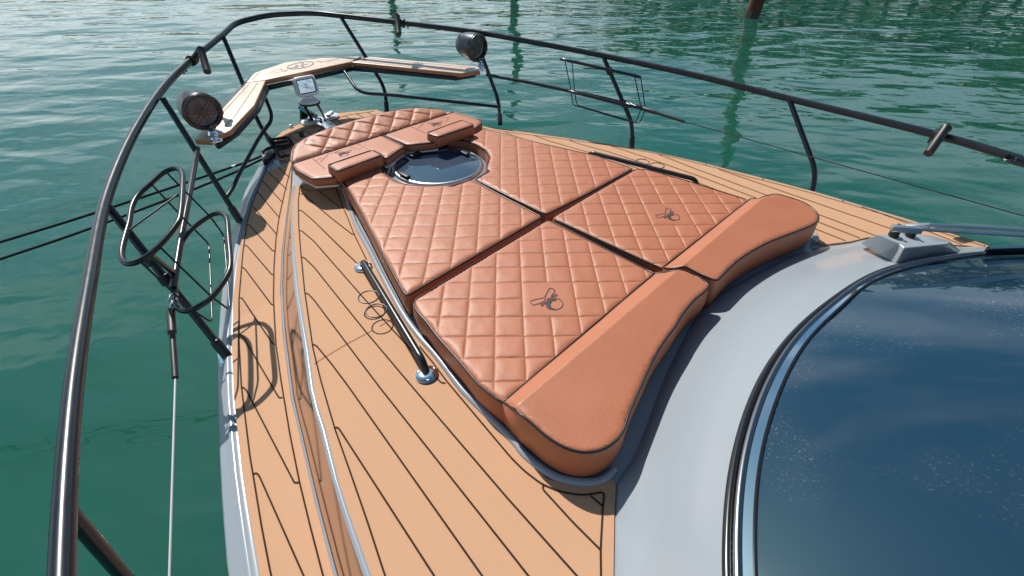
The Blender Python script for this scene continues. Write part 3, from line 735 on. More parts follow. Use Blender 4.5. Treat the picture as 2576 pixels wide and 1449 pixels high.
# starboard posts
bs4 = at(973, 281, zs(4.0)); post((857, 42), bs4, near(968, 220, bs4, -.02), via=[near(918, 140, on(918, 143, zb), -.035)])
bs3 = at(1258, 310, zs(3.1)); t3s = on_rail(1190, 80); post(t3s, bs3, mir(at(0, 0, 0)) if 0 else at(1254, 252, .19))
bs2 = np.array([2.03, -3.555, -.03]); post((1517, 141), bs2, np.array([2.06, -3.56, .16]))
bs1 = mir(np.array([0.62, 0.24, -.05])); 
k1 = at(2055, 437, .17); post((1985, 249), k1 + np.array([-.03, .02, -.22]), k1)
# middle rails
m_s = [at(1224, 188, .45), at(1335, 208, .43), at(1450, 233, .40), at(1586, 268, .36)]
tube('mid_rail', m_s, .0135, M['tube'], RAIL, 12)
m_p = [at(497, 373, .44), at(478, 480, .42), at(455, 600, .38), at(436, 725, .34)]
tube('mid_rail', spline(m_p, 4), .0150, M['tube'], RAIL, 12)
lr_s = fillet([at(865, 178, .47), at(903, 234, .36), at(975, 238, .33), at(1258, 269, .14)], .10, 8)
tube('lower_rail', lr_s, .0135, M['tube'], RAIL, 12)
lr_p = fillet([at(660, 228, .47), at(688, 297, .30), at(652, 345, .24), at(600, 440, .15), at(583, 478, .10), near(566, 500, at(579, 500, .08))], .08, 8)
tube('lower_rail', lr_p, .0135, M['tube'], RAIL, 12)

# lifelines: turnbuckle sleeve and wire
def lifeline(a, b, c, far, m, label):
    LL = tube('lifeline', [b, far], .0033, m, YT, 6, label=label)
    d = (c - b)/np.linalg.norm(c - b)
    lathe('turnbuckle', b, d, [(0, .011), (np.linalg.norm(c - b)*.62, .011), (np.linalg.norm(c - b)*.63, .0155), (np.linalg.norm(c - b)*.97, .0155), (np.linalg.norm(c - b), .008)], M['blackp'], LL, 14)
    lathe('turnbuckle_rod', c, a - c, [(0, .005), (np.linalg.norm(a - c), .005)], M['steel'], LL, 8)
    u = (a - c)/np.linalg.norm(a - c); s_ = np.cross(u, [0, 0, 1.0]); s_ /= np.linalg.norm(s_)
    tube('shackle', [a + u*.0 + s_*.014, a + u*.03 + s_*.014, a + u*.042, a + u*.03 - s_*.014, a - s_*.014], .004, M['steel'], LL, 8)
lifeline(at(434, 757, .33), at(441, 950, .26), at(429, 777, .32), at(420, 1640, .22), M['cable'], 'grey wire lifeline running aft past the port water')
lifeline(at(1587, 262, .365), at(1722, 306, .33), at(1608, 270, .36), at(2720, 583, .30), M['wire'], 'black wire lifeline along the starboard rail')

# ------------------------------------------------------------------ bow platform of three teak boards
frame = MB()
for pts in ([(545, 352), (590, 322), (646, 262), (670, 210)], [(668, 208), (775, 184), (884, 160)], [(884, 159), (1000, 169), (1150, 184), (1198, 176)]):
    frame.add(*tube_geo([on(x, y, lambda X, Y: zb(X)) + [0.025, 0, -.046] for x, y in pts], .021, 8))
PLAT = frame.build('bow_platform', M['tube'], YT, True, 'wooden platform of three teak boards inside the bow rail')
boards = [[(488, 350), (530, 352), (580, 327), (640, 264), (668, 202), (612, 209), (555, 262), (503, 330)],
          [(611, 208), (640, 183), (717, 157), (827, 143), (908, 142), (883, 155), (668, 201)],
          [(884, 156), (930, 142), (1207, 168), (1208, 177), (1160, 184)]]
BO = []
for bd in boards:
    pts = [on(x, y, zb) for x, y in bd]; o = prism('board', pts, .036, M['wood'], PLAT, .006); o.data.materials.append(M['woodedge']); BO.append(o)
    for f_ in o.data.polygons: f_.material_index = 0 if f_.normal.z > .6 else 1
def marks(pls, zf, wd, parent, m, name='engraving', dz=.0015, n=1):
    mb = MB()
    for pl in pls:
        pts = P(pl, zf); mb.add(*ribbon_geo(spline(pts, n) if n > 1 else pts, wd, dz))
    return mb.build(name, m, parent)
z8 = lambda L_: [(590.3 + x/5.683, 120.7 + y/5.683) for x, y in L_]
ell = [(940 + 185*math.cos(a) , 248 + 42*math.sin(a) - 30*math.cos(a)) for a in np.linspace(0, 2*math.pi, 37)]
marks([z8(ell)], zb, .014, BO[1], M['inkwood'])
for l_ in ([(885, 238), (880, 285)], [(965, 203), (978, 280)]): marks([z8(l_)], zb, .022, BO[1], M['inkwood'])
marks([z8([(745, 300), (860, 275), (1060, 225)]), z8([(662, 293), (675, 318), (745, 325)]), z8([(1160, 190), (1215, 190), (1243, 212)])], zb, .009, BO[1], M['inkwood'])
marks([z8([(660, 305), (560, 330), (415, 388), (640, 345), (760, 325)]), z8([(1230, 200), (1370, 170), (1500, 155), (1300, 205)]), z8([(240, 465), (350, 350)])], zb, .005, BO[1], M['inkwood'])
marks([[(626, 212), (568, 275), (518, 328)], [(648, 208), (592, 290), (556, 330)]], zb, .005, BO[0], M['inkwood'])
marks([[(915, 150), (1180, 176)], [(905, 155), (1160, 180)], [(925, 146), (1195, 171)]], zb, .005, BO[2], M['inkwood'])

# ------------------------------------------------------------------ things on the bow
# pop-up cleats
for x, y in ((779, 308), (832, 294)):
    c = at(x, y, .115); o = lathe('popup_cleat', c, (0, 0, 1), [(0, .072), (.012, .072), (.020, .06), (.022, .03)], M['white'], YT, 24)
    mb = MB(); mb.add(*box_geo(c + [0, 0, .03], .10, .035, .02, (.6, -.8, 0), (.8, .6, 0))); bevel(mb.build('cleat_bar', M['steel'], o), .006, 2)
lathe('bow_light', at(733, 321, .11), (0, 0, 1), [(0, .016), (.012, .018), (.024, .012), (.028, .004)], M['steel'], YT, 12)
lathe('deck_filler', at(760, 344, .115), (0, 0, 1), [(0, .018), (.045, .018), (.05, .012)], M['blackp'], YT, 12)
# anchor locker channel
mb = MB(); mb.add(*box_geo((4.12, -1.86, .085), .50, .16, .02)); bevel(mb.build('anchor_roller', M['steel'], YT), .006, 2)
cl = prism('bow_cleat', P([(655, 385), (672, 372), (690, 374), (693, 382), (676, 398), (660, 404)], .10), .05, M['blackp'], YT, .012)

# searchlight
SB = np.array([4.12, -1.79, .12])
SLT = thing('searchlight', SB, 'white square searchlight on a black twin leg stand at the bow', 'searchlight')
pl = at(779, 257, .31); 
lathe('mount_plate', pl - [0, 0, .012], (0, 0, 1), [(0, .082), (.012, .085), (.014, .08)], M['blackp'], SLT, 24)
for a, b in (((764, 262), (790, 311)), ((795, 256), (817, 298))):
    tube('leg', [at(*b, .10), np.array([*at(*a, .30)])], .0125, M['tube'], SLT, 10)
lathe('base', pl, (0, 0, 1), [(0, .078), (.014, .078), (.030, .062), (.040, .045), (.055, .040)], M['white'], SLT, 28)
n_ = np.array([-.90, .10, .18]); n_ /= np.linalg.norm(n_); rx = np.cross([0, 0, 1.0], n_); rx /= np.linalg.norm(rx); uy = np.cross(n_, rx)
hc = pl + np.array([.02, 0, .125])
def rr(wd, ht, r, d, n=5):
    out = []
    for cx, cy, a0 in ((wd/2 - r, ht/2 - r, 0), (-wd/2 + r, ht/2 - r, 90), (-wd/2 + r, -ht/2 + r, 180), (wd/2 - r, -ht/2 + r, 270)):
        for q in range(n + 1):
            a = R(a0 + 90*q/n); out.append(hc + rx*(cx + r*math.cos(a)) + uy*(cy + r*math.sin(a)) + n_*d)
    return out
secs = [rr(.10, .08, .03, -.085), rr(.15, .13, .04, -.055), rr(.172, .148, .035, 0), rr(.176, .152, .03, .05), rr(.165, .142, .026, .058), rr(.135, .098, .012, .058), rr(.128, .092, .010, .046)]
k = len(secs[0]); V = [v for s in secs for v in s]; Fc = [[i*k + j, i*k + (j + 1) % k, (i + 1)*k + (j + 1) % k, (i + 1)*k + j] for i in range(len(secs) - 1) for j in range(k)]
Fc.append(list(range(k)))
HD = angle_smooth(mesh('head', V, Fc, M['white'], SLT), 40)
V = rr(.130, .094, .010, .048); mesh('lens', V, [list(range(len(V)))], M['lens'], HD)
lathe('bulb', hc + n_*.047, n_, [(0, .016), (.006, .016), (.008, .008)], M['chrome'], HD, 16)
V, Fc = ribbon_geo([(0, 0, 0), (1, 0, 0)], .1); fr = rr(.138, .101, .012, .0595); tube('lens_frame', fr, .003, M['blackp'], HD, 6, True)

# anchor on the roller
AN = thing('anchor', (4.2, -1.84, .1), 'polished steel anchor stowed on the bow roller', 'anchor')
sh = [at(753, 268, .24), at(800, 297, .15), at(828, 326, .13)]
mb = MB(); mb.add(*tube_geo(sh, .020, 6)); mb.build('shank', M['chrome'], AN)
f0 = [at(754, 269, .235), at(754.5, 314, .02), at(784, 304, .06), at(775, 285, .15), at(763, 271, .225)]
fn = np.array([.01, -.012, 0]); V = f0 + [p + fn for p in f0]; k = len(f0)
mesh('fluke', V, [list(range(k)), list(range(2*k - 1, k - 1, -1))] + [[i, (i + 1) % k, k + (i + 1) % k, k + i] for i in range(k)], mat('dark polished steel', (.10, .14, .13), .1, metal=1), AN)
CH = thing('anchor_chain', (3.95, -1.85, .1), 'short bright steel chain behind the anchor', 'chain')
c0, c1 = at(812, 306, .13), at(832, 324, .13); dd = c1 - c0
for q in range(5):
    c = c0 + dd*q/4; d = dd/np.linalg.norm(dd); s_ = np.cross([0, 0, 1.0], d) if q % 2 else np.array([0, 0, 1.0]); s_ = s_/np.linalg.norm(s_)
    tube('chain_link', [c + d*.024*math.cos(a) + s_*.013*math.sin(a) for a in np.linspace(0, 2*math.pi, 14, endpoint=False)], .005, M['chrome'], CH, 6, True)

# ropes
def rope(name, pts, r, label, marker=None):
    o = tube(name, pts, r, M['rope'], None, 8); tag(o, label, 'rope'); return o
z1 = lambda L_: [(426.7 + x/3, y/3) for x, y in L_]
co = P(z1([(700, 1150), (760, 1132), (880, 1112), (920, 1080), (900, 1058), (850, 1050), (790, 1053), (775, 1072), (800, 1082), (870, 1072), (912, 1080), (905, 1105), (860, 1128), (822, 1150), (828, 1180), (870, 1188), (912, 1184)]), lambda X, Y: zs(X) + .018)
co = [p + [0, 0, .022*math.sin(i*1.1)**2] for i, p in enumerate(co)]
rope('rope_tail', spline(co, 5), .0105, 'slack black rope tail looped on the foam beside the bow cleat')
r1 = [at(658, 392, .08), at(590, 418, -.02), at(240, 535, -.10), at(0, 609, -.20), at(-300, 700, -.30)]
r2 = [at(660, 400, .08), at(540, 455, .0), at(240, 570, -.13), at(0, 652, -.23), at(-300, 752, -.34)]
r1.append(r1[-1] + (r1[-1] - r1[-2])*6); r2.append(r2[-1] + (r2[-1] - r2[-2])*6)
ra = rope('mooring_rope', spline(r1, 4), .0095, 'upper of the two black mooring ropes leading off to the left'); ra['group'] = 'mooring ropes'
rb_ = rope('mooring_rope', spline(r2, 4), .0095, 'lower of the two black mooring ropes leading off to the left'); rb_['group'] = 'mooring ropes'
wh = r1[1]; dv = (r1[2] - r1[1])/np.linalg.norm(r1[2] - r1[1]); lathe('whipping', wh - dv*.02, dv, [(0, .011), (.04, .011)], M['white'], ra, 10)

# ------------------------------------------------------------------ speakers
def speaker(c, label):
    c = np.array(c, float); ax = np.array([-1.0, 0.02, -.04]); ax /= np.linalg.norm(ax); r = .110
    S = thing('speaker', c + np.array([.0, 0, -.17]), label, 'speaker', 'round speakers at the ends of the bow platform')
    lathe('shell', c, ax, [(-.235, .0), (-.233, .03), (-.222, .058), (-.19, .083), (-.14, .099), (-.08, .107), (-.02, .111), (0, .112), (.004, .109), (.0, .100), (-.03, .096)], M['speaker'], S, 40)
    lathe('cone', c, ax, [(-.028, .098), (-.02, .085), (-.045, .035), (-.035, .02), (-.03, .0)], M['cone'], S, 32)
    g = MB(); u = np.cross(ax, [0, 0, 1.0]); u /= np.linalg.norm(u); v = np.cross(u, ax)
    for rr_, wd in ((.103, .010), (.090, .006)):
        n = 48; V = []
        for j in range(n):
            a = 2*math.pi*j/n; q = math.cos(a)*u + math.sin(a)*v
            V += [c + q*(rr_ - wd/2) + ax*.004, c + q*(rr_ - wd/2) + ax*.012, c + q*(rr_ + wd/2) + ax*.010, c + q*(rr_ + wd/2) + ax*.002]
        g.add(V, [[4*j + s, 4*j + (s + 1) % 4, 4*((j + 1) % n) + (s + 1) % 4, 4*((j + 1) % n) + s] for j in range(n) for s in range(4)])
    for j in range(6):
        a = R(60*j + 14); q = math.cos(a)*u + math.sin(a)*v; t = -math.sin(a)*u + math.cos(a)*v
        for s in (-1, 1): g.add(*box_geo(c + q*.060 + t*s*.0095 + ax*.010, .088, .0065, .006, q, t, ax))
        g.add(*lathe_geo(c + q*.101 + ax*.008, ax, [(0, .010), (.006, .010), (.009, .006)], 10))
        g.add(*box_geo(c + q*.099 + ax*.0105, .012, .026, .006, q, t, ax))
    g.add(*lathe_geo(c + ax*.008, ax, [(0, .022), (.006, .022), (.010, .014), (.011, .006)], 16))
    G_ = g.build('grille', M['grille'], S)
    tx = bpy.data.curves.new('badge', 'FONT'); tx.body = 'JL AUDIO'; tx.size = .0125; tx.align_x = 'CENTER'; tx.extrude = .0004
    to = bpy.data.objects.new('badge', tx); COL.objects.link(to)
    dg = bpy.context.evaluated_depsgraph_get(); me = bpy.data.meshes.new_from_object(to.evaluated_get(dg)); bpy.data.objects.remove(to)
    Mx = Matrix(((-u[0], v[0], ax[0]), (-u[1], v[1], ax[1]), (-u[2], v[2], ax[2])))
    pos = c + ax*.0135 - v*.094 - u*.028
    hand = 1 if np.dot(np.cross(-u, v), ax) > 0 else -1
    V = [pos + np.array(Mx @ Vector((q.co.x*hand, q.co.y, q.co.z))) for q in me.vertices]
    mesh('badge', V, [list(p.vertices) for p in me.polygons], M['white'], S)
    foot = c + np.array([-.03, 0, -.17])
    lathe('mount', foot, (0, 0, 1), [(0, .040), (.006, .040), (.012, .026), (.022, .022), (.030, .026), (.042, .030), (.054, .024), (.064, .020)], M['chrome'], S, 20)
    mb = MB(); mb.add(*box_geo(foot + [0, 0, .003], .085, .06, .008)); bevel(mb.build('mount_plate', M['chrome'], S), .003, 2)
s1_ = at(511, 282, .605); s2_ = at(1201, 121, .635)
speaker(s1_, 'large black speaker on the near left end of the platform')
speaker(s2_, 'smaller looking black speaker on the far right end of the platform')

# ------------------------------------------------------------------ rod holders
def rod_holder(top, bot, railp, label, dirv):
    T = thing('rod_holder', bot, label, 'rod holder', 'black tube rod holders clamped to the rail')
    d = top - bot; L0 = np.linalg.norm(d); d /= L0; r = .023
    V, Fc = lathe_geo(bot, d, [(0, r), (L0 - .02, r), (L0 - .006, r*1.22), (L0, r*1.25), (L0 - .002, r*1.0), (L0 - .09, r*.85)], 20)
    angle_smooth(mesh('tube', V, Fc[:-1], M['blackp'], T), 45)
    lathe('bore', bot + d*(L0 - .088), d, [(0, r*.84), (.002, r*.84)], M['rubber'], T, 16)
    n_ = np.array(dirv, float); n_ /= np.linalg.norm(n_)
    lathe('clamp', railp - n_*.028, n_, [(0, .031), (.002, .034), (.054, .034), (.056, .031)], M['blackp'], T, 18)
    cpt = bot + d*np.dot(railp - bot, d); v = cpt - railp
    mb = MB(); mb.add(*tube_geo([railp, cpt], .016, 8))
    s_ = np.cross(n_, [0, 0, 1.0]); s_ /= np.linalg.norm(s_)
    for q in (-1, 1): mb.add(*lathe_geo(railp + n_*.018*q - v*1.0, [0, 0, 1], [(-.012, .006), (.016, .006), (.018, .010), (.026, .010)], 8))
    mb.build('clamp_arm', M['blackp'], T)
t_ = on_rail(484, 150); rod_holder(near(505.5, 125, t_, .06), near(522, 181, t_, .10), t_, 'rod holder clamped on the curved rail at the left of the bow', on_rail(520, 120) - on_rail(460, 170))
t_ = on_rail(1010, 57); rod_holder(near(998, 41, t_, .04), near(1003, 86, t_, .10), t_, 'rod holder on the far rail near the middle of the picture', on_rail(1040, 60) - on_rail(980, 52))
t_ = on_rail(2362, 341); rod_holder(near(2380, 322, t_, .05), near(2335, 386, t_, .09), t_, 'rod holder clamped to the right hand rail above the wiper', on_rail(2400, 352) - on_rail(2330, 333))

# ------------------------------------------------------------------ fender baskets
z5 = lambda L_: [(214.7 + x/2.416, 402.5 + y/2.416) for x, y in L_]
ring1 = z5([(560, 52), (588, 80), (592, 160), (578, 335), (550, 400), (480, 488), (400, 568), (330, 612), (268, 630), (230, 612), (221, 555), (240, 470), (265, 385), (282, 288), (320, 215), (390, 150), (460, 88), (515, 57)])
ring2 = z5([(830, 326), (860, 360), (870, 470), (882, 620), (868, 690), (820, 770), (760, 842), (680, 896), (612, 918), (566, 903), (547, 860), (547, 740), (552, 600), (572, 528), (620, 450), (680, 392), (760, 338), (800, 324)])
pl1 = lambda X, Y: .535 + .30*(-.10 - Y); pl2 = lambda X, Y: .315 + .30*(-.10 - Y)
def basket(f, label, postline):
    r1 = [f(p) for p in P(ring1, pl1)]; r2_ = [f(p) for p in P(ring2, pl2)]
    base = sum(r2_)/len(r2_)
    T = thing('fender_basket', base - [0, 0, .2], label, 'fender basket', 'black wire fender baskets on the rail posts')
    for r_ in (r1, r2_): tube('ring', spline(r_, 4, True), .0115, M['tube'], T, 10, True)
    nn = len(r1)
    c1 = sum(r1)/nn; c2 = sum(r2_)/nn; ax = (c2 - c1)/np.linalg.norm(c2 - c1)
    # wire cage: four bent rods running from the upper ring through the lower one and round the bottom
    for i, j in ((15, 11), (17, 8)):
        pass
    def Pp(l, zf): return [f(p) for p in P(z5(l), zf)]
    q1 = Pp([(408, 150), (640, 400)], pl1); 
    rods = [([(405, 150)], pl1, [(640, 400)], pl2, [(752, 510)], [(772, 990)], [(640, 905)], [(335, 618)]),
            ([(500, 82)], pl1, [(760, 345)], pl2, [(842, 458)], [(880, 915)], [(760, 825)], [(455, 530)])]
    for a, za, b, zb_, k1_, k2_, c_, d_ in rods:
        A_ = Pp(a, pl1)[0]; B_ = Pp(b, pl2)[0]; K1 = Pp(k1_, lambda X, Y: pl2(X, Y) - .10)[0]; K2 = Pp(k2_, lambda X, Y: pl2(X, Y) - .12)[0]; C_ = Pp(c_, pl2)[0]; D_ = Pp(d_, pl1)[0]
        tube('rod', fillet([A_, B_, K1, K2, C_, D_], .03, 5), .0042, M['tube'], T, 8)
    A_ = Pp([(268, 425)], pl1)[0]; B_ = Pp([(555, 215)], lambda X, Y: pl1(X, Y) - .03)[0]; tube('rod', [A_, B_], .0042, M['tube'], T, 8)
    A_ = Pp([(395, 575)], pl1)[0]; B_ = Pp([(548, 695)], pl2)[0]
    if f is mir:
        pl_ = resample(postline, 100)
        A_, B_ = (min(r_, key=lambda p: np.min(np.linalg.norm(pl_ - p, axis=1))) for r_ in ([np.array(p) for p in spline(r1, 6, True)], [np.array(p) for p in spline(r2_, 6, True)]))
    tube('spine_bar', [A_, B_], .0105, M['tube'], T, 10)
    for ringp, q in ((r1, A_), (r2_, B_)):
        pl_ = resample(postline, 200); c = pl_[np.argmin(np.linalg.norm(pl_ - q, axis=1))]; d = (pl_[-1] - pl_[0]); d /= np.linalg.norm(d)
        lathe('clamp', c - d*.022, d, [(0, .024), (.003, .027), (.041, .027), (.044, .024)], M['blackp'], T, 14)
        tube('clamp_bar', [c, q], .011, M['blackp'], T, 8)
basket(lambda p: p, 'black wire fender basket on the near left rail post', [t2, b2])
basket(mir, 'black wire fender basket seen edge on at the far rail', [on_rail(1517, 141), np.array([2.06, -3.56, .16])])

# ------------------------------------------------------------------ cushions
def in_poly(p, poly):
    x, y = p; c = False; j = len(poly) - 1
    for i in range(len(poly)):
        xi, yi = poly[i][0], poly[i][1]; xj, yj = poly[j][0], poly[j][1]
        if (yi > y) != (yj > y) and x < (xj - xi)*(y - yi)/(yj - yi) + xi: c = not c
        j = i
    return c
def edge_dist(XY, poly):
    d = np.full(len(XY), 1e9); k = len(poly)
    for i in range(k):
        a = np.array(poly[i][:2]); b = np.array(poly[(i + 1) % k][:2]); ab = b - a
        t = np.clip(((XY - a) @ ab)/(ab @ ab + 1e-12), 0, 1); d = np.minimum(d, np.linalg.norm(XY - (a + t[:, None]*ab), axis=1))
    return d
def panel(name, out, zfun, quilt, parent, m, drop=.012, edge=.022, grid=None, skirt=None, label=None, fade=None, creases=(), stitch=False):
    """upholstered face: outline (x, y), zfun(x, y) -> z, quilt = (origin xy, u, v, cell, depth, plain cells)"""
    bm = bmesh.new(); vs = [bm.verts.new((p[0], p[1], 0)) for p in out]; f = bm.faces.new(vs)
    if f.normal.z < 0: f.normal_flip()
    bmesh.ops.triangulate(bm, faces=bm.faces[:])
    O_, u, v, cell, depth, plain = quilt if quilt else (np.array(out[0][:2]), np.array([1, 0.0]), np.array([0, 1.0]), grid or .05, 0, [])
    O_ = np.array(O_[:2]); XY = np.array([p[:2] for p in out])
    for ax in (u, v):
        s = (XY - O_) @ ax; lo, hi = s.min(), s.max()
        fr = (0, .025, .06, .12, .22, .36, .5, .64, .78, .88, .94, .975) if quilt else (0, .5)
        for k_ in range(int(math.floor(lo/cell)), int(math.ceil(hi/cell)) + 1):
            for q in fr:
                t = (k_ + q)*cell
                if lo < t < hi:
                    co_ = O_ + ax*t
                    bmesh.ops.bisect_plane(bm, geom=bm.verts[:] + bm.edges[:] + bm.faces[:], dist=1e-5, plane_co=(co_[0], co_[1], 0), plane_no=(ax[0], ax[1], 0))
    for cx in creases: bmesh.ops.bisect_plane(bm, geom=bm.verts[:] + bm.edges[:] + bm.faces[:], dist=1e-5, plane_co=(cx, 0, 0), plane_no=(1, 0, 0))
    bm.verts.ensure_lookup_table(); bm.verts.index_update()
    V = np.array([vv.co[:] for vv in bm.verts]); Fc = [[q.index for q in ff.verts] for ff in bm.faces]; bm.free()
    d = edge_dist(V[:, :2], out)
    z = np.array([zfun(p[0], p[1]) for p in V])
    e = np.clip(d/edge, 0, 1); z = z - drop*(1 - np.sqrt(np.clip(1 - (1 - e)**2, 0, 1)))
    if quilt:
        s = (V[:, :2] - O_) @ u/cell; t = (V[:, :2] - O_) @ v/cell
        fs, ft = s - np.floor(s + 1e-6), t - np.floor(t + 1e-6)
        def bowl(x): return 1 - np.abs(2*np.clip(x, 0, 1) - 1)**5
        h = np.sqrt(np.clip(bowl(fs)*bowl(ft), 0, 1))
        wr = np.array([noise.noise((p[0]*9 + 3, p[1]*9, 1.3)) + .6*noise.noise((p[0]*26, p[1]*26, 4.1)) for p in V])
        h = h*(1 + .35*wr)
        for (i0, i1, j0, j1) in plain:
            inside = (s > i0 + 1e-4) & (s < i1 - 1e-4) & (t > j0 + 1e-4) & (t < j1 - 1e-4)
            dd_ = np.minimum(np.minimum(s - i0, i1 - s), np.minimum(t - j0, j1 - t))
            h = np.where(inside, np.sqrt(np.clip(1 - (1 - np.clip(dd_/.35, 0, 1))**3, 0, 1))*.9, h)
        if fade is not None: h = .8 + (h - .8)*fade(V)
        z = z + depth*(h - .5)*np.clip(d/.03, 0.15, 1)
    else:
        wr = np.array([noise.noise((p[0]*6, p[1]*6, .3)) for p in V]); z = z + .0025*wr*np.clip(d/.04, 0, 1)
    V[:, 2] = z
    o = mesh(name, V, Fc, m, parent, True, label)
    if stitch:
        SV, SF = [], []
        for ax, bx in ((u, v), (v, u)):
            s = (XY - O_) @ ax/cell; t = (XY - O_) @ bx/cell
            for k_ in range(int(math.ceil(s.min())), int(math.floor(s.max())) + 1):
                for tt_ in np.arange(t.min(), t.max(), .0095/cell):
                    c = O_ + ax*k_*cell + bx*tt_*cell
                    if not in_poly(c, out): continue
                    si, ti = ((k_, tt_) if ax is u else (tt_, k_))
                    if any(i0 + .01 < si < i1 - .01 and j0 + .01 < ti < j1 - .01 for i0, i1, j0, j1 in plain): continue
                    zz = zfun(c[0], c[1]) - depth*.5*1.0 + .0011; n_ = len(SV); h2 = bx*.0032; w2 = ax*.0009
                    SV += [[*(c - h2 - w2), zz], [*(c + h2 - w2), zz], [*(c + h2 + w2), zz], [*(c - h2 + w2), zz]]; SF.append([n_, n_ + 1, n_ + 2, n_ + 3])
        st = mesh('stitching', SV, SF, M['thread'], o); st['kind'] = 'stuff'
    return o
def walls(name, out, zfun, zbot, parent, m, inset=.012, drop=.012):
    k = len(out); rows = []; cen_ = sum(np.array(p[:2]) for p in out)/k
    A_ = np.array([p[:2] for p in out]); nx = np.roll(A_, -1, 0) - np.roll(A_, 1, 0); nn = np.stack([nx[:, 1], -nx[:, 0]], 1); nn /= (np.linalg.norm(nn, axis=1)[:, None] + 1e-9)
    area = 0.5*np.sum(A_[:, 0]*np.roll(A_[:, 1], -1) - np.roll(A_[:, 0], -1)*A_[:, 1])
    if area < 0: nn = -nn
    V = []
    for t, o_ in ((0, 0), (.12, .004), (.5, .006), (.9, -.002), (1, -inset)):
        for i, p in enumerate(out):
            zt = zfun(p[0], p[1]) - drop; V.append([*(A_[i] + nn[i]*o_), zt*(1 - t) + zbot*t])
    Fc = [[r*k + i, r*k + (i + 1) % k, (r + 1)*k + (i + 1) % k, (r + 1)*k + i] for r in range(4) for i in range(k)]
    Fc.append([4*k + i for i in range(k)])
    return mesh(name, V, Fc, m, parent, True)
def pipe_line(pts, zfun, parent, r=.0048, closed=True, dz=-.005):
    q = [np.array([p[0], p[1], zfun(p[0], p[1]) + dz]) for p in pts]
    return tube('piping', resample(q, max(40, len(q)*2), closed) if closed else q, r, M['piping'], parent, 8, closed)
def outline(px, zf, r=.03, n=5): return [np.array(p) for p in fillet(P(px, zf), r, n, True)]

ZC = .25; U45 = np.array([-1, -1])/math.sqrt(2); V45 = np.array([-1, 1])/math.sqrt(2); CELL = .1155
def flatC(X, Y=0): return ZC + .006*math.cos((X - 1.6)*1.4)
QD = .0058
# emblem: two crossed paddles over a round skull mark
z6 = lambda L_: [(791.6 + x/3, 483 + y/3) for x, y in L_]
EO = at(*z6([(1560, 688)])[0], ZC)
em_lines = [[(1735, 805), (1768, 742), (1782, 737), (1808, 748), (1811, 760), (1782, 798)], [(1782, 798), (1812, 787), (1822, 780), (1828, 788), (1820, 795), (1790, 806), (1748, 818)],
            [(1735, 806), (1725, 808), (1640, 828), (1630, 838), (1638, 856), (1652, 863), (1722, 840), (1742, 814)], [(1722, 840), (1712, 856), (1705, 862), (1715, 870), (1724, 862), (1745, 836)],
            [(1808 + 65*math.cos(a), 855 + 43*math.sin(a)) for a in np.linspace(0, 2*math.pi, 30)]]
em3 = [[p - EO for p in P(z6(l), ZC)] for l in em_lines]
eo_ = [p - EO for p in P(z6([(1808 + 65*math.cos(a), 855 + 43*math.sin(a)) for a in np.linspace(R(60), R(240), 20)]), ZC)]
ei_ = [p - EO for p in P(z6([(1826 + 47*math.cos(a), 858 + 37*math.sin(a)) for a in np.linspace(R(60), R(240), 20)]), ZC)]
spots = [[p - EO for p in P(z6([(cx + rx_*math.cos(a), cy + ry_*math.sin(a)) for a in np.linspace(0, 2*math.pi, 12, endpoint=False)]), ZC)] for cx, cy, rx_, ry_ in ((1782, 824, 13, 9), (1808, 822, 15, 10), (1772, 846, 12, 9))]
def emblem(o3, parent, s=1.0, zf=None, wd=.0035, rot=0.0):
    mb = MB(); cr, sr = math.cos(rot), math.sin(rot)
    mid_ = np.array([-.165, .02, 0])
    def tr(p):
        q = (p - mid_)*s; q = np.array([q[0]*cr - q[1]*sr, q[0]*sr + q[1]*cr, 0]) + o3 + mid_
        return np.array([q[0], q[1], zf(q[0], q[1])])
    for l in em3: mb.add(*ribbon_geo(spline([tr(p) for p in l], 3), wd, 0))
    a = [tr(p) for p in eo_]; b = [tr(p) for p in ei_]; mb.add(*loft_geo([a, b], 20))
    for sp in spots: mb.add([tr(p) for p in sp], [list(range(len(sp)))])
    return mb.build('emblem', M['ink'], parent, False, 'dark skull and crossed paddles emblem')

# after pads with bolsters --------------------------------------------------
RX0, RX1 = .785, .690
def zbol(X, Y=0):
    if X > RX1: return ZC + (.305 - ZC)*np.clip((RX0 - X)/(RX0 - RX1), 0, 1)
    return .305 - .09*(RX1 - X)
ap = [(1036, 756), (1051, 786), (1071, 805), (1101, 846), (1161, 913), (1201, 963), (1270, 1018), (1650, 688), (1378, 551)]
bp_ = [(1270, 1018), (1311, 1041), (1341, 1066), (1375, 1096), (1415, 1121), (1448, 1133), (1481, 1136), (1515, 1129), (1548, 1109), (1568, 1083), (1581, 1043), (1598, 1003), (1615, 966), (1640, 910), (1666, 865), (1700, 818), (1717, 790), (1746, 754), (1775, 730), (1783, 717), (1765, 698), (1741, 686), (1717, 678), (1698, 679.5), (1652, 688)]
as_ = [(1388, 546), (1500, 481), (1600, 424), (1627, 425), (1720, 451), (1813, 480), (1890, 504), (1669, 676)]
bs_ = [(1891, 504), (1909, 498.5), (1933.5, 490), (1953, 487), (1982, 494), (2018, 506), (2044, 521), (2057.5, 537), (2060, 549), (2051.5, 561), (2018, 575.5), (1982, 589), (1933.5, 608), (1885, 634.5), (1849, 660), (1825, 684), (1808, 701), (1799, 703), (1784, 698), (1753, 684), (1729, 670.6), (1719, 669), (1693, 674), (1669, 677)]
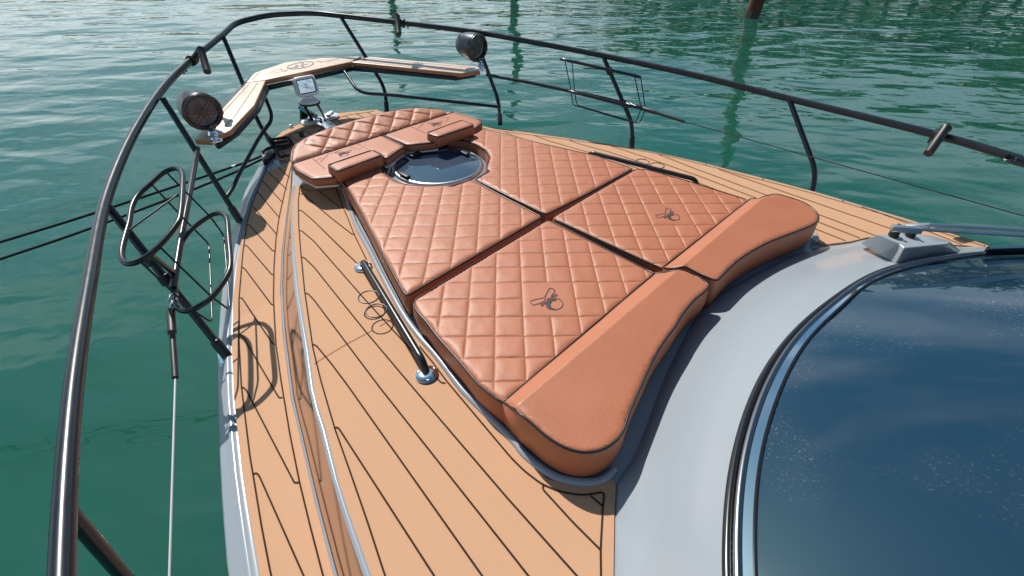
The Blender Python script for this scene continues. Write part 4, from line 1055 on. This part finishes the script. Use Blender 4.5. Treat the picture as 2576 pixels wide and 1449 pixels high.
def after_pad(pp, bb_, qpx, plain, emo, label, es):
    qo = at(*qpx, ZC); p3 = P(pp, flatC)
    rad = [0 if p[0] < RX0 + .02 else .025 for p in p3]
    out = [np.array(p) for p in fillet(p3, rad, 4, True)]
    base = sum(out)/len(out); base[2] = .12
    T = thing('sun_pad', base, label, 'cushion', 'quilted sun pad cushions on the foredeck')
    panel('quilted_panel', out, flatC, (qo, U45, V45, CELL, QD, list(plain)), T, M['leather'], stitch=True)
    se = [p for p in p3 if p[0] < RX0 + .02]; se = [p + np.array([.006, 0, 0]) for p in se]
    b3_ = P(bb_[1:-1], zbol)
    if np.linalg.norm(b3_[0] - se[0]) > np.linalg.norm(b3_[0] - se[1]): se = se[::-1]
    bo = [se[0]] + [np.array(p) for p in spline(b3_, 3)] + [se[1]]
    panel('bolster', bo, zbol, None, T, M['leather'], drop=.008, edge=.014, grid=.03, creases=(RX1, RX1 + .006, RX1 - .006))
    walls('side_wall', out, flatC, .122, T, M['leather']); walls('side_wall', bo, zbol, .122, T, M['leather'], drop=.009)
    pipe_line(out, flatC, T); pipe_line(bo, lambda X, Y=0: zbol(X) + (.003 if X > RX0 - .01 else 0), T)
    emblem(emo, T, es, lambda X, Y: flatC(X) + QD*.42 + .0022)
    return T
after_pad(ap, bp_, z6([(1560, 688)])[0], [(0, 2, 0, 2)], EO, 'near left quilted tan sun pad with bolster, skull emblem nearest the camera', 1.0)
E2 = at(1616, 515, ZC)
after_pad(as_, bs_, (1616, 515), [(0, 2, 0, 2)], E2, 'right quilted tan sun pad with bolster beside the wiper pod', .92)

fp = [(1363, 545), (1022, 743), (1005, 716), (958, 630), (908, 533), (883, 488), (858, 448), (866, 440), (896, 428), (931, 415), (960, 407), (961, 420), (966, 433), (983, 448), (1008, 459), (1041, 465), (1083, 466.5), (1121, 464), (1136, 468), (1151, 463), (1183, 451.5), (1193, 453), (1250, 485), (1315, 519)]
fs = [(1375, 538), (1290, 497), (1196, 450), (1232, 429), (1223, 423), (1227, 410), (1232, 393), (1221, 375), (1196, 360), (1171, 353), (1146, 349), (1124.6, 349), (1133, 344), (1158, 333), (1196, 324), (1216, 323), (1280, 338), (1363, 360), (1430, 375), (1497, 390), (1593, 423), (1480, 485)]
for px_, q_, lb in ((fp, (1088, 599.7), 'left forward quilted tan sun pad cut round the near side of the hatch'), (fs, (1390, 406.7), 'right forward quilted tan sun pad cut round the far side of the hatch')):
    qo = at(*q_, ZC); out = outline(px_, flatC, .018, 4); base = sum(out)/len(out); base[2] = .12
    T = thing('sun_pad', base, lb, 'cushion', 'quilted sun pad cushions on the foredeck')
    panel('quilted_panel', out, flatC, (qo, U45, V45, CELL, QD, []), T, M['leather'], stitch=True)
    walls('side_wall', out, flatC, .122, T, M['leather']); pipe_line(out, flatC, T)

# bow backrest and seat cushions ---------------------------------------------
zk = lambda L_: [(670.8 + x/4, 187.8 + y/4) for x, y in L_]
XB0, XB1 = 3.02, 3.62
seam_a, seam_b = at(732, 409, .29), at(1125, 284, .29)
def zback(X, Y=0):
    n2 = np.array([seam_b[0] - seam_a[0], seam_b[1] - seam_a[1]]); n2 = np.array([-n2[1], n2[0]])/np.linalg.norm(n2); n2 = n2 if n2[0] > 0 else -n2
    t = (X - seam_a[0])*n2[0] + (Y - seam_a[1])*n2[1]
    if X is not None and hasattr(X, '__len__'): return t
    return .295 + .07*np.clip(t/.30, 0, 1.0) + .015*np.clip((t - .30)/.3, 0, 1)
def backt(X, Y): return zback(np.asarray(X), np.asarray(Y))
bk = zk([(245, 883), (243, 830), (250, 760), (290, 690), (400, 620), (600, 540), (900, 445), (1150, 380), (1300, 350), (1500, 325), (1780, 346), (1815, 385), (1500, 486), (1160, 595), (700, 740)])
out = outline(bk, zback, .03, 4); base = sum(out)/len(out); base[2] = .12
BKC = thing('back_cushion', base, 'long quilted tan backrest cushion across the bow', 'cushion')
dv = (seam_b - seam_a)[:2]; dv /= np.linalg.norm(dv)
backL = np.linalg.norm((seam_b - seam_a)[:2])
def backs(p): return (p[:, :2] - seam_a[:2]) @ dv
ub = np.array([dv[0]*math.cos(.78) - dv[1]*math.sin(.78), dv[0]*math.sin(.78) + dv[1]*math.cos(.78)]); vb = np.array([-ub[1], ub[0]])
qo = at(*zk([(580, 745)])[0], .295)
panel('quilted_panel', out, zback, (qo, ub, vb, .128, .014, []), BKC, M['leather'], drop=.014, edge=.022, fade=lambda p: np.clip((.27 - backt(p[:, 0], p[:, 1]))/.09, 0, 1)*np.clip((backs(p) - .17)/.05, 0, 1)*np.clip((backL - .10 - backs(p))/.06, 0, 1))
walls('side_wall', out, zback, .19, BKC, M['leather'], drop=.014); pipe_line([p for p in out], zback, BKC, dz=-.009)
ZS = .285; ZA = .335
seatP = zk([(245, 888), (700, 745), (1158, 600), (1385, 715), (1200, 843), (1160, 800), (705, 970), (700, 1022), (455, 1042), (300, 960)])
seatS = zk([(1166, 597), (1500, 490), (1885, 372), (2150, 450), (2166, 480), (2100, 537), (1722, 622), (1718, 672), (1430, 702), (1385, 690)])
armP = zk([(605, 905), (1065, 750), (1165, 800), (710, 966)]); armS = zk([(1605, 582), (1970, 450), (2090, 500), (1725, 622)])
def simple(name, px, z, label, group, eo=None, rim=.025):
    zf = flat(z); out = outline(px, zf, .02, 4); base = sum(out)/len(out); base[2] = .16
    T = thing(name, base, label, 'cushion', group)
    panel('top_panel', out, zf, None, T, M['leather'], drop=.012, edge=rim, grid=.04)
    walls('side_wall', out, zf, 0.225 if name == 'seat_cushion' else .250, T, M['leather']); pipe_line(out, zf, T)
    if eo:
        c = at(*eo, z)
        ln = [zk(q) for q in (([(455, 835), (590, 950)], [(900, 690), (1020, 750)], [(540, 880), (620, 800), (760, 760)], [(820, 720), (930, 760), (960, 735)], [(560, 830), (480, 870)]) if eo[0] < 900 else ([(1430, 515), (1600, 590)], [(1520, 545), (1590, 480), (1740, 420)], [(1700, 425), (1840, 432), (1800, 470)], [(1480, 500), (1560, 470)]))]
        mb = MB()
        for l in ln: mb.add(*ribbon_geo(P(l, z), .004, .002))
        mb.build('stitching', mat('tan stitch', (.30, .10, .05), .7), T)
        emblem(c - np.array([-.165, .02, 0]), T, .75, lambda X, Y: z + .0045, .004, R(-25))
    return T
simple('seat_cushion', seatP, ZS, 'near left tan bow seat cushion with skull emblem', 'bow seat cushions', (862, 385))
simple('seat_cushion', seatS, ZS, 'far right tan bow seat cushion with skull emblem', 'bow seat cushions', (1094, 311))
simple('armrest_cushion', armP, ZA, 'narrow tan block cushion on the near left bow seat', 'bow armrest cushions')
simple('armrest_cushion', armS, ZA, 'narrow tan block cushion on the far right bow seat', 'bow armrest cushions')
# white seat bases under the bow seats
for px_, f_ in ((seatP, 1), (seatS, 1)):
    pts = P(px_, ZS); cc = sum(pts)/len(pts)
    pts = [p*.97 + cc*.03 for p in pts]
    pts = [np.array([p[0], p[1], .224]) for p in pts]
    prism('seat_base', pts, .012, M['white'], YT, .003)
    pts = [np.array([*(p*.5 + cc*.5)[:2], .211]) + [.05, 0, 0] for p in pts]
    prism('seat_plinth', pts, .10, M['gel'], YT, .003)
